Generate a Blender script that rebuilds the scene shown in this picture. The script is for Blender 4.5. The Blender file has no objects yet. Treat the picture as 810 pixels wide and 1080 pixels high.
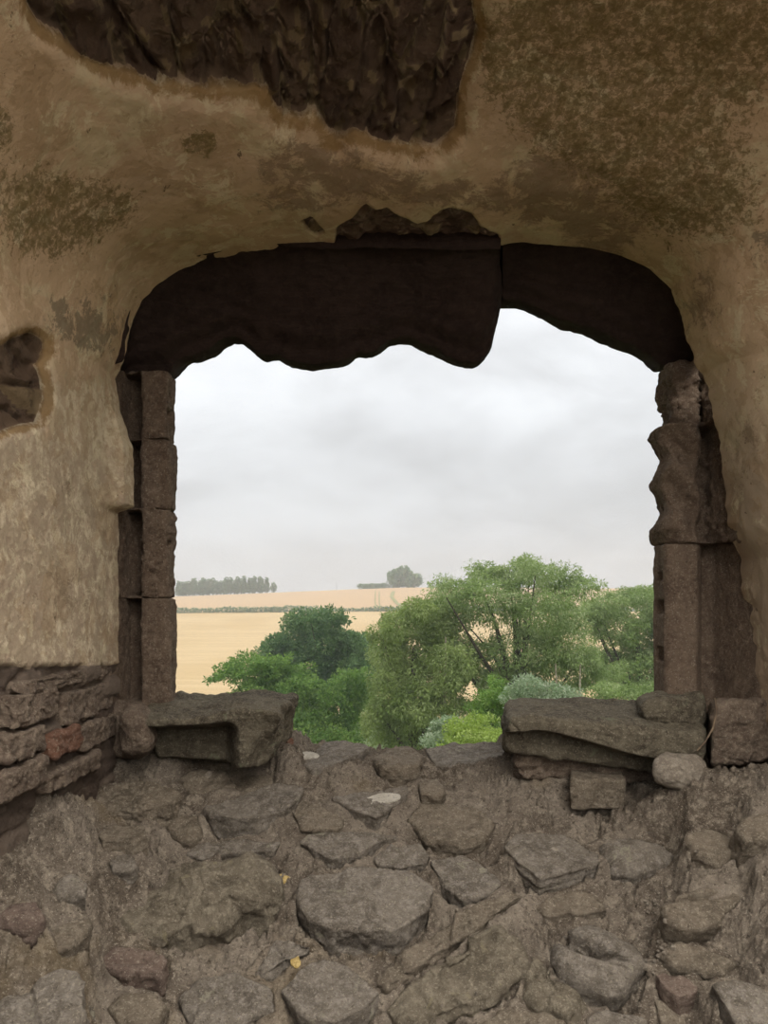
import bpy, math, random
import numpy as np
random.seed(7)
C = bpy.context.scene.collection
F = 800.0
CX, HY = 405.0, 640.0          # optical axis column, horizon row


def P(px, py, Y):
    return np.array([(px - CX) / F * Y, Y, (HY - py) / F * Y])


# ------------------------------------------------------------------ noise
def _h(i, j, k, seed):
    n = (i.astype(np.int64) * 374761393 + j.astype(np.int64) * 668265263 + k.astype(np.int64) * 2147483647 + seed * 144665) & 0xffffffff
    n = ((n ^ (n >> 13)) * 1274126177) & 0xffffffff
    n = ((n ^ (n >> 15)) * 2246822519) & 0xffffffff
    return ((n ^ (n >> 16)) & 0xffffff) / float(0xffffff)


def noise(p, scale=1.0, seed=0):
    q = np.asarray(p, float) / scale
    i = np.floor(q).astype(np.int64)
    f = q - i
    u = f * f * f * (f * (f * 6 - 15) + 10)
    r = 0
    for a in (0, 1):
        for b in (0, 1):
            for c in (0, 1):
                w = (u[..., 0] if a else 1 - u[..., 0]) * (u[..., 1] if b else 1 - u[..., 1]) * (u[..., 2] if c else 1 - u[..., 2])
                r = r + w * _h(i[..., 0] + a, i[..., 1] + b, i[..., 2] + c, seed)
    return r * 2 - 1


def fbm(p, scale, octs=4, seed=0, gain=0.5):
    r, a, t = 0, 1.0, 0
    for o in range(octs):
        r = r + a * noise(p, scale / 2 ** o, seed + o * 17)
        t += a
        a *= gain
    return r / t


def cells(p, seed=0):
    """worley: F1, F2-F1, random id of the nearest cell (p already scaled, 3 columns)"""
    q = np.asarray(p, float)
    i = np.floor(q).astype(np.int64)
    f1 = np.full(q.shape[:-1], 9.0)
    f2 = f1.copy()
    rid = f1 * 0
    for a in (-1, 0, 1):
        for b in (-1, 0, 1):
            for c in (-1, 0, 1):
                I, J, K = i[..., 0] + a, i[..., 1] + b, i[..., 2] + c
                cx = I + _h(I, J, K, seed)
                cy = J + _h(I, J, K, seed + 1)
                cz = K + _h(I, J, K, seed + 2)
                d = np.sqrt((q[..., 0] - cx) ** 2 + (q[..., 1] - cy) ** 2 + (q[..., 2] - cz) ** 2)
                near = d < f1
                f2 = np.where(near, f1, np.minimum(f2, d))
                rid = np.where(near, _h(I, J, K, seed + 3), rid)
                f1 = np.where(near, d, f1)
    return f1, f2 - f1, rid


def facets(p, scale, seed=0):
    """broken-stone facets: each cell a flat face at its own height and tilt; returns height (about -.5..+.5) and edge distance"""
    q = np.asarray(p, float) / scale
    i = np.floor(q).astype(np.int64)
    f1 = np.full(q.shape[:-1], 9.0); f2 = f1.copy(); hgt = f1 * 0
    for a in (-1, 0, 1):
        for b in (-1, 0, 1):
            for c in (-1, 0, 1):
                I, J, K = i[..., 0] + a, i[..., 1] + b, i[..., 2] + c
                dx = q[..., 0] - I - _h(I, J, K, seed)
                dy = q[..., 1] - J - _h(I, J, K, seed + 1)
                dz = q[..., 2] - K - _h(I, J, K, seed + 2)
                d = np.sqrt(dx * dx + dy * dy + dz * dz)
                h = (_h(I, J, K, seed + 3) - .5) + .9 * (dx * (_h(I, J, K, seed + 4) - .5) + dy * (_h(I, J, K, seed + 5) - .5) + dz * (_h(I, J, K, seed + 6) - .5))
                near = d < f1
                f2 = np.where(near, f1, np.minimum(f2, d)); hgt = np.where(near, h, hgt); f1 = np.where(near, d, f1)
    return hgt, f2 - f1


def sstep(a, b, x):
    t = np.clip((np.asarray(x, float) - a) / (b - a), 0, 1)
    return t * t * (3 - 2 * t)


def poly_sd(x, y, poly):
    """signed distance to polygon, negative inside"""
    poly = np.asarray(poly, float)
    d = np.full(x.shape, 1e9)
    ins = np.zeros(x.shape, bool)
    n = len(poly)
    for k in range(n):
        ax, ay = poly[k]
        bx, by = poly[(k + 1) % n]
        ex, ey = bx - ax, by - ay
        t = np.clip(((x - ax) * ex + (y - ay) * ey) / (ex * ex + ey * ey + 1e-9), 0, 1)
        d = np.minimum(d, np.hypot(x - ax - t * ex, y - ay - t * ey))
        c = ((ay > y) != (by > y)) & (x < (bx - ax) * (y - ay) / (by - ay + 1e-12) + ax)
        ins ^= c
    return np.where(ins, -d, d)


# ------------------------------------------------------------------ materials
def L(h):
    v = [int(h[i:i + 2], 16) / 255 for i in (0, 2, 4)]
    return tuple(c / 12.92 if c <= .04045 else ((c + .055) / 1.055) ** 2.4 for c in v) + (1,)


class MT:
    def __init__(s, name, rough=.9):
        s.m = bpy.data.materials.new(name)
        s.m.use_nodes = True
        s.t = s.m.node_tree
        s.b = s.t.nodes['Principled BSDF']
        s.b.inputs['Roughness'].default_value = rough
        s.b.inputs['Specular IOR Level'].default_value = .25
        s.tc = s.t.nodes.new('ShaderNodeTexCoord').outputs['Object']

    def n(s, typ, **kw):
        nd = s.t.nodes.new(typ)
        for k, v in kw.items():
            setattr(nd, k, v)
        return nd

    def link(s, a, b):
        s.t.links.new(a, b)

    def noise(s, scale, detail=6, rough=.6, vec=None, dist=0.0):
        n = s.n('ShaderNodeTexNoise')
        n.inputs['Scale'].default_value = scale
        n.inputs['Detail'].default_value = detail
        n.inputs['Roughness'].default_value = rough
        n.inputs['Distortion'].default_value = dist
        s.link(vec if vec is not None else s.tc, n.inputs['Vector'])
        return n.outputs['Fac']

    def ramp(s, fac, lo, hi):
        r = s.n('ShaderNodeMapRange', interpolation_type='SMOOTHSTEP')
        r.inputs['From Min'].default_value = lo
        r.inputs['From Max'].default_value = hi
        s.link(fac, r.inputs['Value'])
        return r.outputs['Result']

    def mix(s, fac, a, b, mode='MIX'):
        m = s.n('ShaderNodeMix', data_type='RGBA', blend_type=mode)
        for v, i in ((fac, 0), (a, 6), (b, 7)):
            if isinstance(v, (float, int)):
                m.inputs[i].default_value = v
            elif isinstance(v, tuple):
                m.inputs[i].default_value = v
            else:
                s.link(v, m.inputs[i])
        return m.outputs[2]

    def math(s, op, a, b=0.0):
        m = s.n('ShaderNodeMath', operation=op)
        for v, i in ((a, 0), (b, 1)):
            if isinstance(v, (float, int)):
                m.inputs[i].default_value = v
            else:
                s.link(v, m.inputs[i])
        return m.outputs[0]

    def attr(s, name):
        a = s.n('ShaderNodeAttribute')
        a.attribute_name = name
        return a.outputs['Fac']

    def bump(s, h, strength=.5, dist=.01, prev=None):
        b = s.n('ShaderNodeBump')
        b.inputs['Strength'].default_value = strength
        b.inputs['Distance'].default_value = dist
        s.link(h, b.inputs['Height'])
        if prev is not None:
            s.link(prev, b.inputs['Normal'])
        return b.outputs['Normal']

    def done(s, col, nrm=None):
        if isinstance(col, tuple):
            s.b.inputs['Base Color'].default_value = col
        else:
            s.link(col, s.b.inputs['Base Color'])
        if nrm is not None:
            s.link(nrm, s.b.inputs['Normal'])
        return s.m


def stone_mat(name, c1, c2, c3, bedding=0.0, grit=1.0, lichen=None, pocks=0.3, speck=1.0):
    """weathered sandstone: two tones, grain, optional bedding streaks and lichen blotches"""
    t = MT(name)
    oi = t.n('ShaderNodeObjectInfo')
    va = t.n('ShaderNodeVectorMath', operation='ADD')
    t.link(t.tc, va.inputs[0])
    cm = t.n('ShaderNodeCombineXYZ')
    r10 = t.math('MULTIPLY', oi.outputs['Random'], 37.0)
    t.link(r10, cm.inputs[0]); t.link(r10, cm.inputs[1])
    t.link(cm.outputs[0], va.inputs[1])
    v = va.outputs[0]
    big = t.ramp(t.noise(9, 8, .72, v, .4), .38, .62)
    col = t.mix(big, L(c1), L(c2))
    fine = t.ramp(t.noise(45, 8, .8, v), .44, .66)
    col = t.mix(t.math('MULTIPLY', fine, .85), col, L(c3))
    spk = t.ramp(t.noise(190, 4, .7, v), .56, .64)
    col = t.mix(t.math('MULTIPLY', spk, .55 * speck), col, L('b5a994'))
    dk = t.ramp(t.noise(120, 6, .8, v), .45, .34)
    col = t.mix(t.math('MULTIPLY', dk, .65), col, L('332a23'))
    if lichen:
        li = t.ramp(t.noise(16, 8, .7, v, .6), .60, .66)
        col = t.mix(t.math('MULTIPLY', li, .6), col, L(lichen))
    nb = t.bump(t.noise(30, 9, .75, v, .3), min(1, .9 * grit), .028)
    nb = t.bump(t.noise(130, 6, .78, v), min(1, .9 * grit), .008, nb)
    if bedding:
        mp = t.n('ShaderNodeMapping')
        mp.inputs['Scale'].default_value = (3, 3, 60)
        t.link(v, mp.inputs['Vector'])
        nb = t.bump(t.noise(1.6, 5, .65, mp.outputs[0], .5), bedding, .012, nb)
    vo = t.n('ShaderNodeTexVoronoi')
    vo.inputs['Scale'].default_value = 42
    t.link(v, vo.inputs['Vector'])
    nb = t.bump(t.ramp(vo.outputs['Distance'], .0, .28), pocks, .004, nb)
    return t.done(col, nb)


M = {}
M['slab'] = stone_mat('slab_grey', '635a4f', '82786b', 'a0968a', bedding=.35, lichen='a09a84')
M['slab_brown'] = stone_mat('slab_brown', '665b4d', '7f7262', '968a78', bedding=.4)
M['slab_purple'] = stone_mat('slab_purple', '65544b', '79675b', '8a796c', bedding=.3)
M['boulder'] = stone_mat('boulder_grey', '665c4d', '7f7463', '9c917d', grit=1.3, lichen='9a8f70')
M['sill'] = stone_mat('sill_green_grey', '544b3e', '716857', '8b826e', bedding=.3, grit=1.2, lichen='85876d')
M['jamb'] = stone_mat('jamb_red_brown', '665446', '7d6a59', '93806e', grit=1.1, pocks=.5)
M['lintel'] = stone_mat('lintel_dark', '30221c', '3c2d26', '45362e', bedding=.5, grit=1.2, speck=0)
M['brickred'] = stone_mat('stone_reddish', '6f4c3a', '835f4c', '927261', grit=1.1)
M['wallstone'] = stone_mat('wall_stone_purple', '665649', '806f60', '998875', grit=1.4)
M['pale'] = stone_mat('stone_pale', '84786a', '9a8e7e', 'b3a898')

M['white'] = stone_mat('lime_white', 'b3a998', 'c8bfaf', 'dad2c3', speck=.3)

# mortar bed
t = MT('rubble_mortar', .95)
big = t.ramp(t.noise(4, 6, .6), .38, .62)
col = t.mix(big, L('675b4e'), L('928576'))
col = t.mix(t.math('MULTIPLY', t.ramp(t.noise(34, 8, .78), .46, .64), .75), col, L('b0a28f'))
col = t.mix(t.math('MULTIPLY', t.ramp(t.noise(90, 6, .8), .47, .36), .75), col, L('3b3128'))
col = t.mix(t.math('MULTIPLY', t.ramp(t.noise(210, 4, .7), .57, .65), .75), col, L('c4b8a5'))
og = t.ramp(t.noise(2.3, 5, .6), .54, .68)
col = t.mix(t.math('MULTIPLY', og, .45), col, L('7d6a48'))
nb = t.bump(t.noise(24, 10, .78, None, .4), 1.0, .05)
nb = t.bump(t.noise(90, 6, .8), 1.0, .018, nb)
M['mortar'] = t.done(col, nb)

# lime plaster with stains, ochre edges and exposed rubble, driven by attributes on the wall
t = MT('lime_plaster', .92)
n1 = t.noise(3.0, 8, .62, None, .5)
n2 = t.noise(13, 9, .72, None, .35)
n3 = t.noise(60, 7, .72)
up = t.attr('warm')
col = t.mix(up, L('b8a58c'), L('b3997b'))
col = t.mix(t.math('MULTIPLY', t.ramp(n1, .42, .66), .5), col, L('9d866e'))
col = t.mix(t.math('MULTIPLY', t.ramp(t.noise(5, 9, .7, None, .8), .50, .62), .5), col, L('bdb08f'))
# pale flaking skin low on the wall
fl = t.math('ADD', t.attr('flake'), t.math('SUBTRACT', t.noise(34, 10, .8, None, .2), .5))
col = t.mix(t.math('MULTIPLY', t.ramp(fl, .50, .58), .75), col, L('c6b79b'))
fl2 = t.math('ADD', t.attr('flake'), t.math('SUBTRACT', t.noise(14, 10, .8, None, .2), .5))
col = t.mix(t.math('MULTIPLY', t.ramp(fl2, .62, .52), t.math('MULTIPLY', t.attr('lowwall'), .6)), col, L('84705c'))
def stain(a, colr, amt, lo, hi, col, sc=14):
    f = t.math('ADD', t.attr(a), t.math('MULTIPLY', t.math('SUBTRACT', t.noise(sc, 10, .78, None, .4), .5), 2.3))
    return t.mix(t.math('MULTIPLY', t.ramp(f, lo, hi), amt), col, L(colr))
pt = t.ramp(t.noise(7, 12, .74, None, .3), .525, .545)
col = t.mix(t.math('MULTIPLY', pt, .38), col, L('8d7352'))
pt = t.ramp(t.noise(11, 12, .76, None, .5), .56, .575)
col = t.mix(t.math('MULTIPLY', pt, .45), col, L('c9bc9c'))
pt = t.ramp(t.noise(26, 8, .7, None, .6), .655, .67)
col = t.mix(t.math('MULTIPLY', pt, .75), col, L('4e3d2a'))
col = stain('purple', '77624d', .75, .38, .62, col, 11)
col = stain('green', '6e5f38', .6, .44, .58, col, 26)
col = stain('green', '5c4e2c', .6, .46, .54, col, 70)
col = stain('grey', '5e5545', .65, .42, .56, col, 15)
col = stain('ochre', '7b5f37', .8, .35, .75, col, 20)
col = t.mix(t.math('MULTIPLY', t.ramp(n3, .40, .28), .45), col, L('4c3c28'))
ex = t.math('ADD', t.attr('exposed'), t.math('MULTIPLY', t.math('SUBTRACT', t.noise(40, 6, .7), .5), .5))
cell = t.attr('cell')
rub = t.mix(cell, L('5a4436'), L('8c745d'))
rub = t.mix(t.ramp(cell, .80, .86), rub, L('9a8362'))
rub = t.mix(t.math('MULTIPLY', t.ramp(n2, .5, .65), .6), rub, L('35271f'))
rub = t.mix(t.math('MULTIPLY', t.ramp(t.noise(38, 8, .8, None, .3), .55, .62), .6), rub, L('87745a'))
col = t.mix(t.ramp(ex, .45, .55), col, rub)
# lower rubble courses of the wall
ms = t.math('ADD', t.attr('mason'), t.math('MULTIPLY', t.math('SUBTRACT', t.noise(30, 6, .7), .5), .4))
r2 = t.mix(cell, L('66564a'), L('8d7c6c'))
r2 = t.mix(t.math('MULTIPLY', t.ramp(n3, .5, .66), .6), r2, L('857363'))
col = t.mix(t.ramp(ms, .45, .55), col, r2)
nb = t.bump(t.noise(9, 9, .66, None, .3), .35, .03)
nb = t.bump(t.noise(45, 8, .75), .55, .008, nb)
nb = t.bump(t.ramp(fl, .46, .6), .5, .006, nb)
exb = t.n('ShaderNodeMix', data_type='FLOAT')
t.link(t.math('MAXIMUM', t.attr('exposed'), t.attr('mason')), exb.inputs[0])
exb.inputs[2].default_value = .5
t.link(t.noise(36, 8, .8, None, .3), exb.inputs[3])
nb = t.bump(exb.outputs[0], 1.0, .05, nb)
M['plaster'] = t.done(col, nb)

t = MT('outer_wall_stone')
M['outer'] = t.done(t.mix(t.ramp(t.noise(3), .4, .6), L('5d5148'), L('786b5e')), t.bump(t.noise(20), .6, .02))


def leaf_mat(name, c1, c2, c3, sc=.6, trans=.35):
    t = MT(name, .55)
    f = t.ramp(t.noise(sc, 3, .6), .38, .62)
    col = t.mix(f, L(c1), L(c2))
    col = t.mix(t.attr('tone'), col, L(c3))
    t.done(col)
    tr = t.n('ShaderNodeBsdfTranslucent')
    t.link(col, tr.inputs['Color'])
    mx = t.n('ShaderNodeMixShader')
    mx.inputs[0].default_value = trans
    t.link(t.b.outputs[0], mx.inputs[1])
    t.link(tr.outputs[0], mx.inputs[2])
    t.link(mx.outputs[0], t.t.nodes['Material Output'].inputs['Surface'])
    return t.m


M['leaf_oak'] = leaf_mat('oak_leaves', '4c6b3c', '65834a', '8ba466')
M['leaf_mid'] = leaf_mat('broad_leaves', '5f8238', '789a44', 'a3ba62')
M['leaf_willow'] = leaf_mat('willow_leaves', '7c9250', '95aa60', 'c3cd96')
M['leaf_olive'] = leaf_mat('olive_leaves', '80934c', '97a75c', 'bfc98c')
M['leaf_yellow'] = leaf_mat('yellow_green_leaves', '8aa444', 'a2b653', 'bdcb78')
M['leaf_white'] = leaf_mat('silvery_leaves', '7d9665', '99ab83', 'd5d8bd')
M['leaf_far'] = leaf_mat('distant_leaves', '5b7a4c', '6b8a58', '7f9c68', .1)
t = MT('bark')
M['bark'] = t.done(t.mix(t.ramp(t.noise(4), .4, .6), L('4b4236'), L('6c6151')), t.bump(t.noise(14), .6, .05))
t = MT('pale_bark')
M['bark_pale'] = t.done(t.mix(t.ramp(t.noise(4), .4, .6), L('9c8f78'), L('c0b49b')), t.bump(t.noise(14), .6, .05))

t = MT('wheat_field', .95)
mp = t.n('ShaderNodeMapping'); mp.inputs['Scale'].default_value = (.02, .35, .2)
t.link(t.tc, mp.inputs['Vector'])
st = t.ramp(t.noise(1.0, 5, .6, mp.outputs[0]), .35, .65)
col = t.mix(st, L('c6a877'), L('d0b383'))
col = t.mix(t.math('MULTIPLY', t.ramp(t.noise(.03, 5, .6), .4, .65), .5), col, L('bd9d68'))
up = t.attr('upper')
col = t.mix(t.math('MULTIPLY', up, .8), col, L('c2a079'))
col = t.mix(t.attr('grass'), col, L('5d6b3a'))
M['field'] = t.done(col)
t = MT('green_track'); M['track'] = t.done(t.mix(t.ramp(t.noise(.6), .4, .6), L('8e8a58'), L('a19a63')))
t = MT('leaf_yellow_dry', .8); M['dryleaf'] = t.done(t.mix(t.ramp(t.noise(120), .4, .6), L('857042'), L('a08b5c')), t.bump(t.noise(200), .5, .002))
t = MT('post_grey'); M['post'] = t.done(t.mix(t.ramp(t.noise(5), .4, .6), L('6b6a66'), L('5a5955')))
t = MT('root'); M['root'] = t.done(t.mix(t.ramp(t.noise(30), .4, .6), L('6f5f4c'), L('4d4034')))


# ------------------------------------------------------------------ mesh helpers
def mesh_obj(name, co, faces, mat, parent=None, smooth=True, attrs=None, normals=None):
    me = bpy.data.meshes.new(name)
    co = np.asarray(co, np.float32)
    faces = np.asarray(faces, np.int32)
    if faces.ndim == 2:
        nf, k = faces.shape
        me.vertices.add(len(co)); me.vertices.foreach_set('co', co.ravel())
        me.loops.add(nf * k); me.loops.foreach_set('vertex_index', faces.ravel())
        me.polygons.add(nf)
        me.polygons.foreach_set('loop_start', np.arange(nf, dtype=np.int32) * k)
        me.polygons.foreach_set('loop_total', np.full(nf, k, np.int32))
        me.update(calc_edges=True)
    me.polygons.foreach_set('use_smooth', np.full(len(me.polygons), smooth))
    for a, v in (attrs or {}).items():
        at = me.attributes.new(a, 'FLOAT', 'POINT')
        at.data.foreach_set('value', np.asarray(v, np.float32))
    me.materials.append(mat)
    me.validate()
    if normals is not None:
        me.normals_split_custom_set_from_vertices([tuple(x) for x in normals])
    o = bpy.data.objects.new(name, me)
    C.objects.link(o)
    if parent:
        o.parent = parent
    return o


def tag(o, label=None, cat=None, group=None, kind=None):
    for k, v in (('label', label), ('category', cat), ('group', group), ('kind', kind)):
        if v:
            o[k] = v
    return o


def grid_faces(nu, nv, wrap=False):
    i = np.arange(nu if wrap else nu - 1)
    j = np.arange(nv - 1)
    I, J = np.meshgrid(i, j, indexing='ij')
    I2 = (I + 1) % nu
    return np.stack([I * nv + J, I2 * nv + J, I2 * nv + J + 1, I * nv + J + 1], -1).reshape(-1, 4)


def vnormals(G):
    du = np.gradient(G, axis=0)
    dv = np.gradient(G, axis=1)
    n = np.cross(du, dv)
    return n / (np.linalg.norm(n, axis=-1, keepdims=True) + 1e-12)


def resample(pts, n, closed=True, rnd=0.0):
    p = np.asarray(pts, float)
    if closed:
        p = np.vstack([p, p[:1]])
    d = np.r_[0, np.cumsum(np.linalg.norm(np.diff(p, axis=0), axis=1))]
    s = np.linspace(0, d[-1], n, endpoint=not closed)
    q = np.stack([np.interp(s, d, p[:, k]) for k in range(p.shape[1])], 1)
    if rnd > 0:
        step = d[-1] / n
        for _ in range(max(1, int((rnd / step) ** 2 / 2))):
            if closed:
                q = (np.roll(q, 1, 0) + 2 * q + np.roll(q, -1, 0)) / 4
            else:
                q[1:-1] = (q[:-2] + 2 * q[1:-1] + q[2:]) / 4
    return q


def prism(name, outline, frame, h0, h1, mat, edge=.01, rnd=.01, step=.005, amp=(.006, .003), sc=(.06, .018), taper=0.0,
          seed=0, carve=None, dome=0.0, parent=None, ledge=0.0, wdir=None):
    """stone block: closed outline in the frame's u,v plane, from height h0 to h1 along w, arrises worn, faces uneven"""
    O, U, V, W = [np.asarray(a, float) for a in frame]
    q = np.asarray(outline, float)
    per = np.linalg.norm(np.diff(np.vstack([q, q[:1]]), axis=0), axis=1).sum()
    n = int(np.clip(per / step, 36, 260))
    q = resample(q, n, True, rnd)
    area = 0.5 * np.sum(q[:, 0] * np.roll(q[:, 1], -1) - np.roll(q[:, 0], -1) * q[:, 1])
    if area < 0:
        q = q[::-1]
    cen = q.mean(0)
    R = np.mean(np.linalg.norm(q - cen, axis=1))
    H = h1 - h0
    e = min(edge, R * .5, H * .45)
    rows = []                                # (inset distance, height)
    m = int(np.clip(R / step * .8, 5, 30))
    rows.append((R * .98, h0)); rows.append((R * .5, h0)); rows.append((e, h0))
    for a in (30, 60, 90):
        rows.append((e * (1 - math.sin(math.radians(a))), h0 + e * (1 - math.cos(math.radians(a)))))
    ns = int(np.clip((H - 2 * e) / step, 2, 80))
    for k in range(1, ns):
        rows.append((0, h0 + e + (H - 2 * e) * k / ns))
    for a in (0, 22, 45, 67, 90):
        rows.append((e * (1 - math.cos(math.radians(a))), h1 - e + e * math.sin(math.radians(a))))
    for k in range(1, m):
        f = k / m
        rows.append((e + (R * .985 - e) * f, h1 + dome * (1 - (1 - f) ** 2)))
    ins = np.array([r[0] for r in rows]); hh = np.array([r[1] for r in rows])
    scale = 1 - ins / R
    th = np.clip((h1 - hh) / max(H, 1e-6), 0, 1)
    G = cen + (q[:, None, :] - cen) * (scale * (1 + taper * th))[None, :, None]
    X = O + G[..., :1] * U + G[..., 1:2] * V + hh[None, :, None] * W
    nrm = vnormals(X)
    cc = O + cen[0] * U + cen[1] * V + (h0 + h1) / 2 * W
    if np.mean(np.sum(nrm * (X - cc), -1)) < 0:
        nrm = -nrm
    d = amp[0] * fbm(X + seed * 3.1, sc[0], 3, seed) + amp[1] * fbm(X + seed * 1.7, sc[1], 3, seed + 5)
    wp_ = X + .012 * np.stack([noise(X, .03, seed + 1), noise(X, .03, seed + 2), noise(X, .03, seed + 3)], -1)
    fh, fe = facets((wp_ + seed * 2.3), sc[0] * 1.5, seed)
    d += amp[0] * 1.3 * fh * sstep(0, .10, fe)
    fh, fe = facets((wp_ + seed * 1.3), sc[0] * .5, seed + 7)
    d += amp[1] * 1.5 * fh * sstep(0, .15, fe)
    if ledge:
        lv = (hh[None, :] + .012 * fbm(X, .12, 2, seed + 2)) / ledge
        d += (.004 * (np.abs((lv % 1) - .5) * 2) ** .5 * (th > .02)[None, :])
    X = X + nrm * d[..., None]
    if carve:
        X = carve(X, nrm)
    nu, nv = X.shape[:2]
    co = X.reshape(-1, 3)
    f = grid_faces(nu, nv, True)
    co = np.vstack([co, X[:, 0].mean(0), X[:, -1].mean(0)])
    o = mesh_obj(name, co - O, f, mat, parent)
    # close the two ends with fans
    import bmesh
    bm = bmesh.new(); bm.from_mesh(o.data); bm.verts.ensure_lookup_table()
    for ring, c in ((0, nu * nv), (nv - 1, nu * nv + 1)):
        for i in range(nu):
            try:
                fc = bm.faces.new((bm.verts[i * nv + ring], bm.verts[((i + 1) % nu) * nv + ring], bm.verts[c])); fc.smooth = True
            except ValueError:
                pass
    bmesh.ops.recalc_face_normals(bm, faces=bm.faces)
    bm.to_mesh(o.data); bm.free()
    o.location = O
    return o


# ------------------------------------------------------------------ embrasure: walls and vault as one sheet, cut into three
YW = 2.2
prof_px = [(118, 960), (118, 720), (118, 395), (123, 385), (129, 365), (134, 335), (142, 310), (160, 290), (185, 276), (215, 267), (250, 260),
           (300, 256), (400, 254), (480, 252), (530, 250), (545, 246), (580, 248), (625, 252), (660, 260), (690, 273), (715, 295),
           (728, 330), (740, 375), (752, 390), (760, 440), (768, 480), (775, 560), (788, 590), (795, 640), (800, 700), (805, 745), (805, 960)]
base = np.array([((x - CX) / F * YW, (HY - y) / F * YW) for x, y in prof_px])
iL, iR = 2, 23                       # spring points
segs = [base[:iL + 1], base[iL:iR + 1], base[iR:]]
NS = (190, 420, 190)
ds = np.r_[np.linspace(0, .8, 150), np.linspace(.82, 1.45, 30)]      # distance in front of the window plane
sheet = []
pxs = {}
for si, (sg, n) in enumerate(zip(segs, NS)):
    B = resample(sg, n, False, .02 if si == 1 else 0)
    if si == 1:
        B[0], B[-1] = sg[0], sg[-1]
    fr = np.linspace(0, 1, n)
    T = np.zeros((n, len(ds), 2))
    for j, d in enumerate(ds):
        xl, xr = -.79 - .05 * d, 1.02 + .42 * min(d, 1.2) + .1 * d
        zs = .62
        za = 1.07 + .20 * min(d, 1.3) + .05 * d
        if si == 0:
            t_ = np.stack([np.full(n, xl), B[:, 1] + (zs - sg[-1][1]) * fr], 1)
        elif si == 2:
            t_ = np.stack([np.full(n, xr), B[:, 1] + (zs - sg[0][1]) * (1 - fr)], 1)
        else:
            a = math.pi * (1 - fr)
            ca, sa = np.cos(a), np.sin(a)
            ex = 2 / 2.5
            x = np.sign(ca) * np.abs(ca) ** ex
            z = np.abs(sa) ** ex
            c0, w0 = (xl + xr) / 2, (xr - xl) / 2
            tt = np.stack([c0 + w0 * x, zs + (za - zs) * z], 1)
            t_ = resample(tt, n, False)
        w = sstep(0, .55, d)
        T[:, j] = B * (1 - w) + t_ * w
    G = np.stack([T[..., 0], np.broadcast_to(YW - ds, T.shape[:2]), T[..., 1]], -1)
    sheet.append(G if si == 0 else G[1:])
G = np.concatenate(sheet, 0)
cut1, cut2 = NS[0], NS[0] + NS[1] - 1
Y = G[..., 1]
Ys = np.maximum(Y, .05)
px = CX + F * G[..., 0] / Ys
py = HY - F * G[..., 2] / Ys
vis = Y > .3
N = vnormals(G)
# orient normals to the inside of the embrasure
cen = np.stack([np.zeros_like(Y), Y, np.full_like(Y, .2)], -1)
if np.mean(np.sum(N * (cen - G), -1)) < 0:
    N = -N
arc = np.r_[0, np.cumsum(np.linalg.norm(np.diff(G[:, 60], axis=0), axis=1))][:, None] * np.ones((1, G.shape[1]))

wob = 6 * fbm(np.stack([px, py, px * 0], -1), 40, 4, 3)
patch = [(22, -40), (28, 0), (45, 28), (72, 46), (86, 62), (110, 73), (132, 81), (158, 88), (168, 96), (182, 93), (222, 100), (268, 98),
         (285, 101), (292, 116), (302, 128), (318, 131), (332, 124), (346, 143), (358, 151), (374, 142), (400, 150), (420, 156), (440, 161),
         (462, 160), (478, 142), (482, 110), (492, 80), (502, 40), (496, 10), (500, -60), (480, -140), (60, -140)]
sdp = poly_sd(px, py, patch) + wob * .6
lp = [(352, 275), (355, 240), (372, 232), (386, 219), (396, 226), (408, 224), (420, 232), (440, 238), (452, 236), (465, 224), (480, 222), (497, 228),
      (506, 240), (525, 246), (533, 262), (533, 275)]
sdl = poly_sd(px, py, lp) + wob * .4
lp2 = [(319, 234), (328, 230), (334, 237), (343, 245), (336, 249), (325, 244)]
sdl = np.minimum(sdl, poly_sd(px, py, lp2) + wob * .3)
wp = [(-80, 366), (0, 366), (20, 356), (38, 352), (49, 360), (50, 372), (42, 385), (47, 400), (50, 420), (44, 445), (20, 449), (0, 455), (-80, 470)]
sdw = poly_sd(px, py, wp) + wob * .4
cheek = (py > 300) & (px < 125)
sdp = np.where(vis & (py < 300), sdp, 300)
sdl = np.where(vis & (py > 180) & (py < 300), sdl, 300)
sdw = np.where(vis & (px < 200) & (G[..., 0] < 0), sdw, 300)
exposed = np.maximum.reduce([sstep(3, -3, sdp), sstep(2, -2, sdl), sstep(3, -3, sdw)])
ochre = np.maximum(sstep(22, 4, sdp)*.8, sstep(14, 3, sdw) * .9)
ochre *= 1 - exposed

# rubble behind the lost plaster: narrow slabs set on edge, running into the depth of the vault
q = np.stack([arc / .062, Y / .22, arc * 0 + .5], -1)
q[..., 0] += .35 * fbm(G, .15, 3, 11)
f1, ed, rid = cells(q, 5)
f1b, edb, ridb = cells(G / .055, 9)
f1c, edc, ridc = cells(np.stack([Y / .17 + .5 * np.floor(G[..., 2] / .075), G[..., 2] / .075, Y * 0 + .3], -1), 21)
near_l = (sdl < 40)
cell = np.where(near_l, ridb, rid * .79)
cell = np.where((~near_l) & (ed < .16) & (noise(G, .06, 91) > .05), .97, cell)
cell = np.where((~near_l) & (noise(G, .025, 93) > .52), .95, cell)
rel_slab = -.05 - .045 * rid + .035 * sstep(0, .22, ed) + .020 * fbm(G, .03, 4, 31) + .012 * facets(G, .03, 37)[0]
rel_lump = -.022 + .022 * sstep(0, .35, edb) * ridb + .008 * fbm(G, .02, 3, 33)
rel_w = -.03 + .02 * sstep(0, .2, edc) * (ridc + .3) + .008 * fbm(G, .03, 3, 35)
disp = .012 * fbm(G, .5, 3, 41) + .005 * fbm(G, .12, 4, 43) + .0018 * fbm(G, .03, 3, 44)
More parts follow.
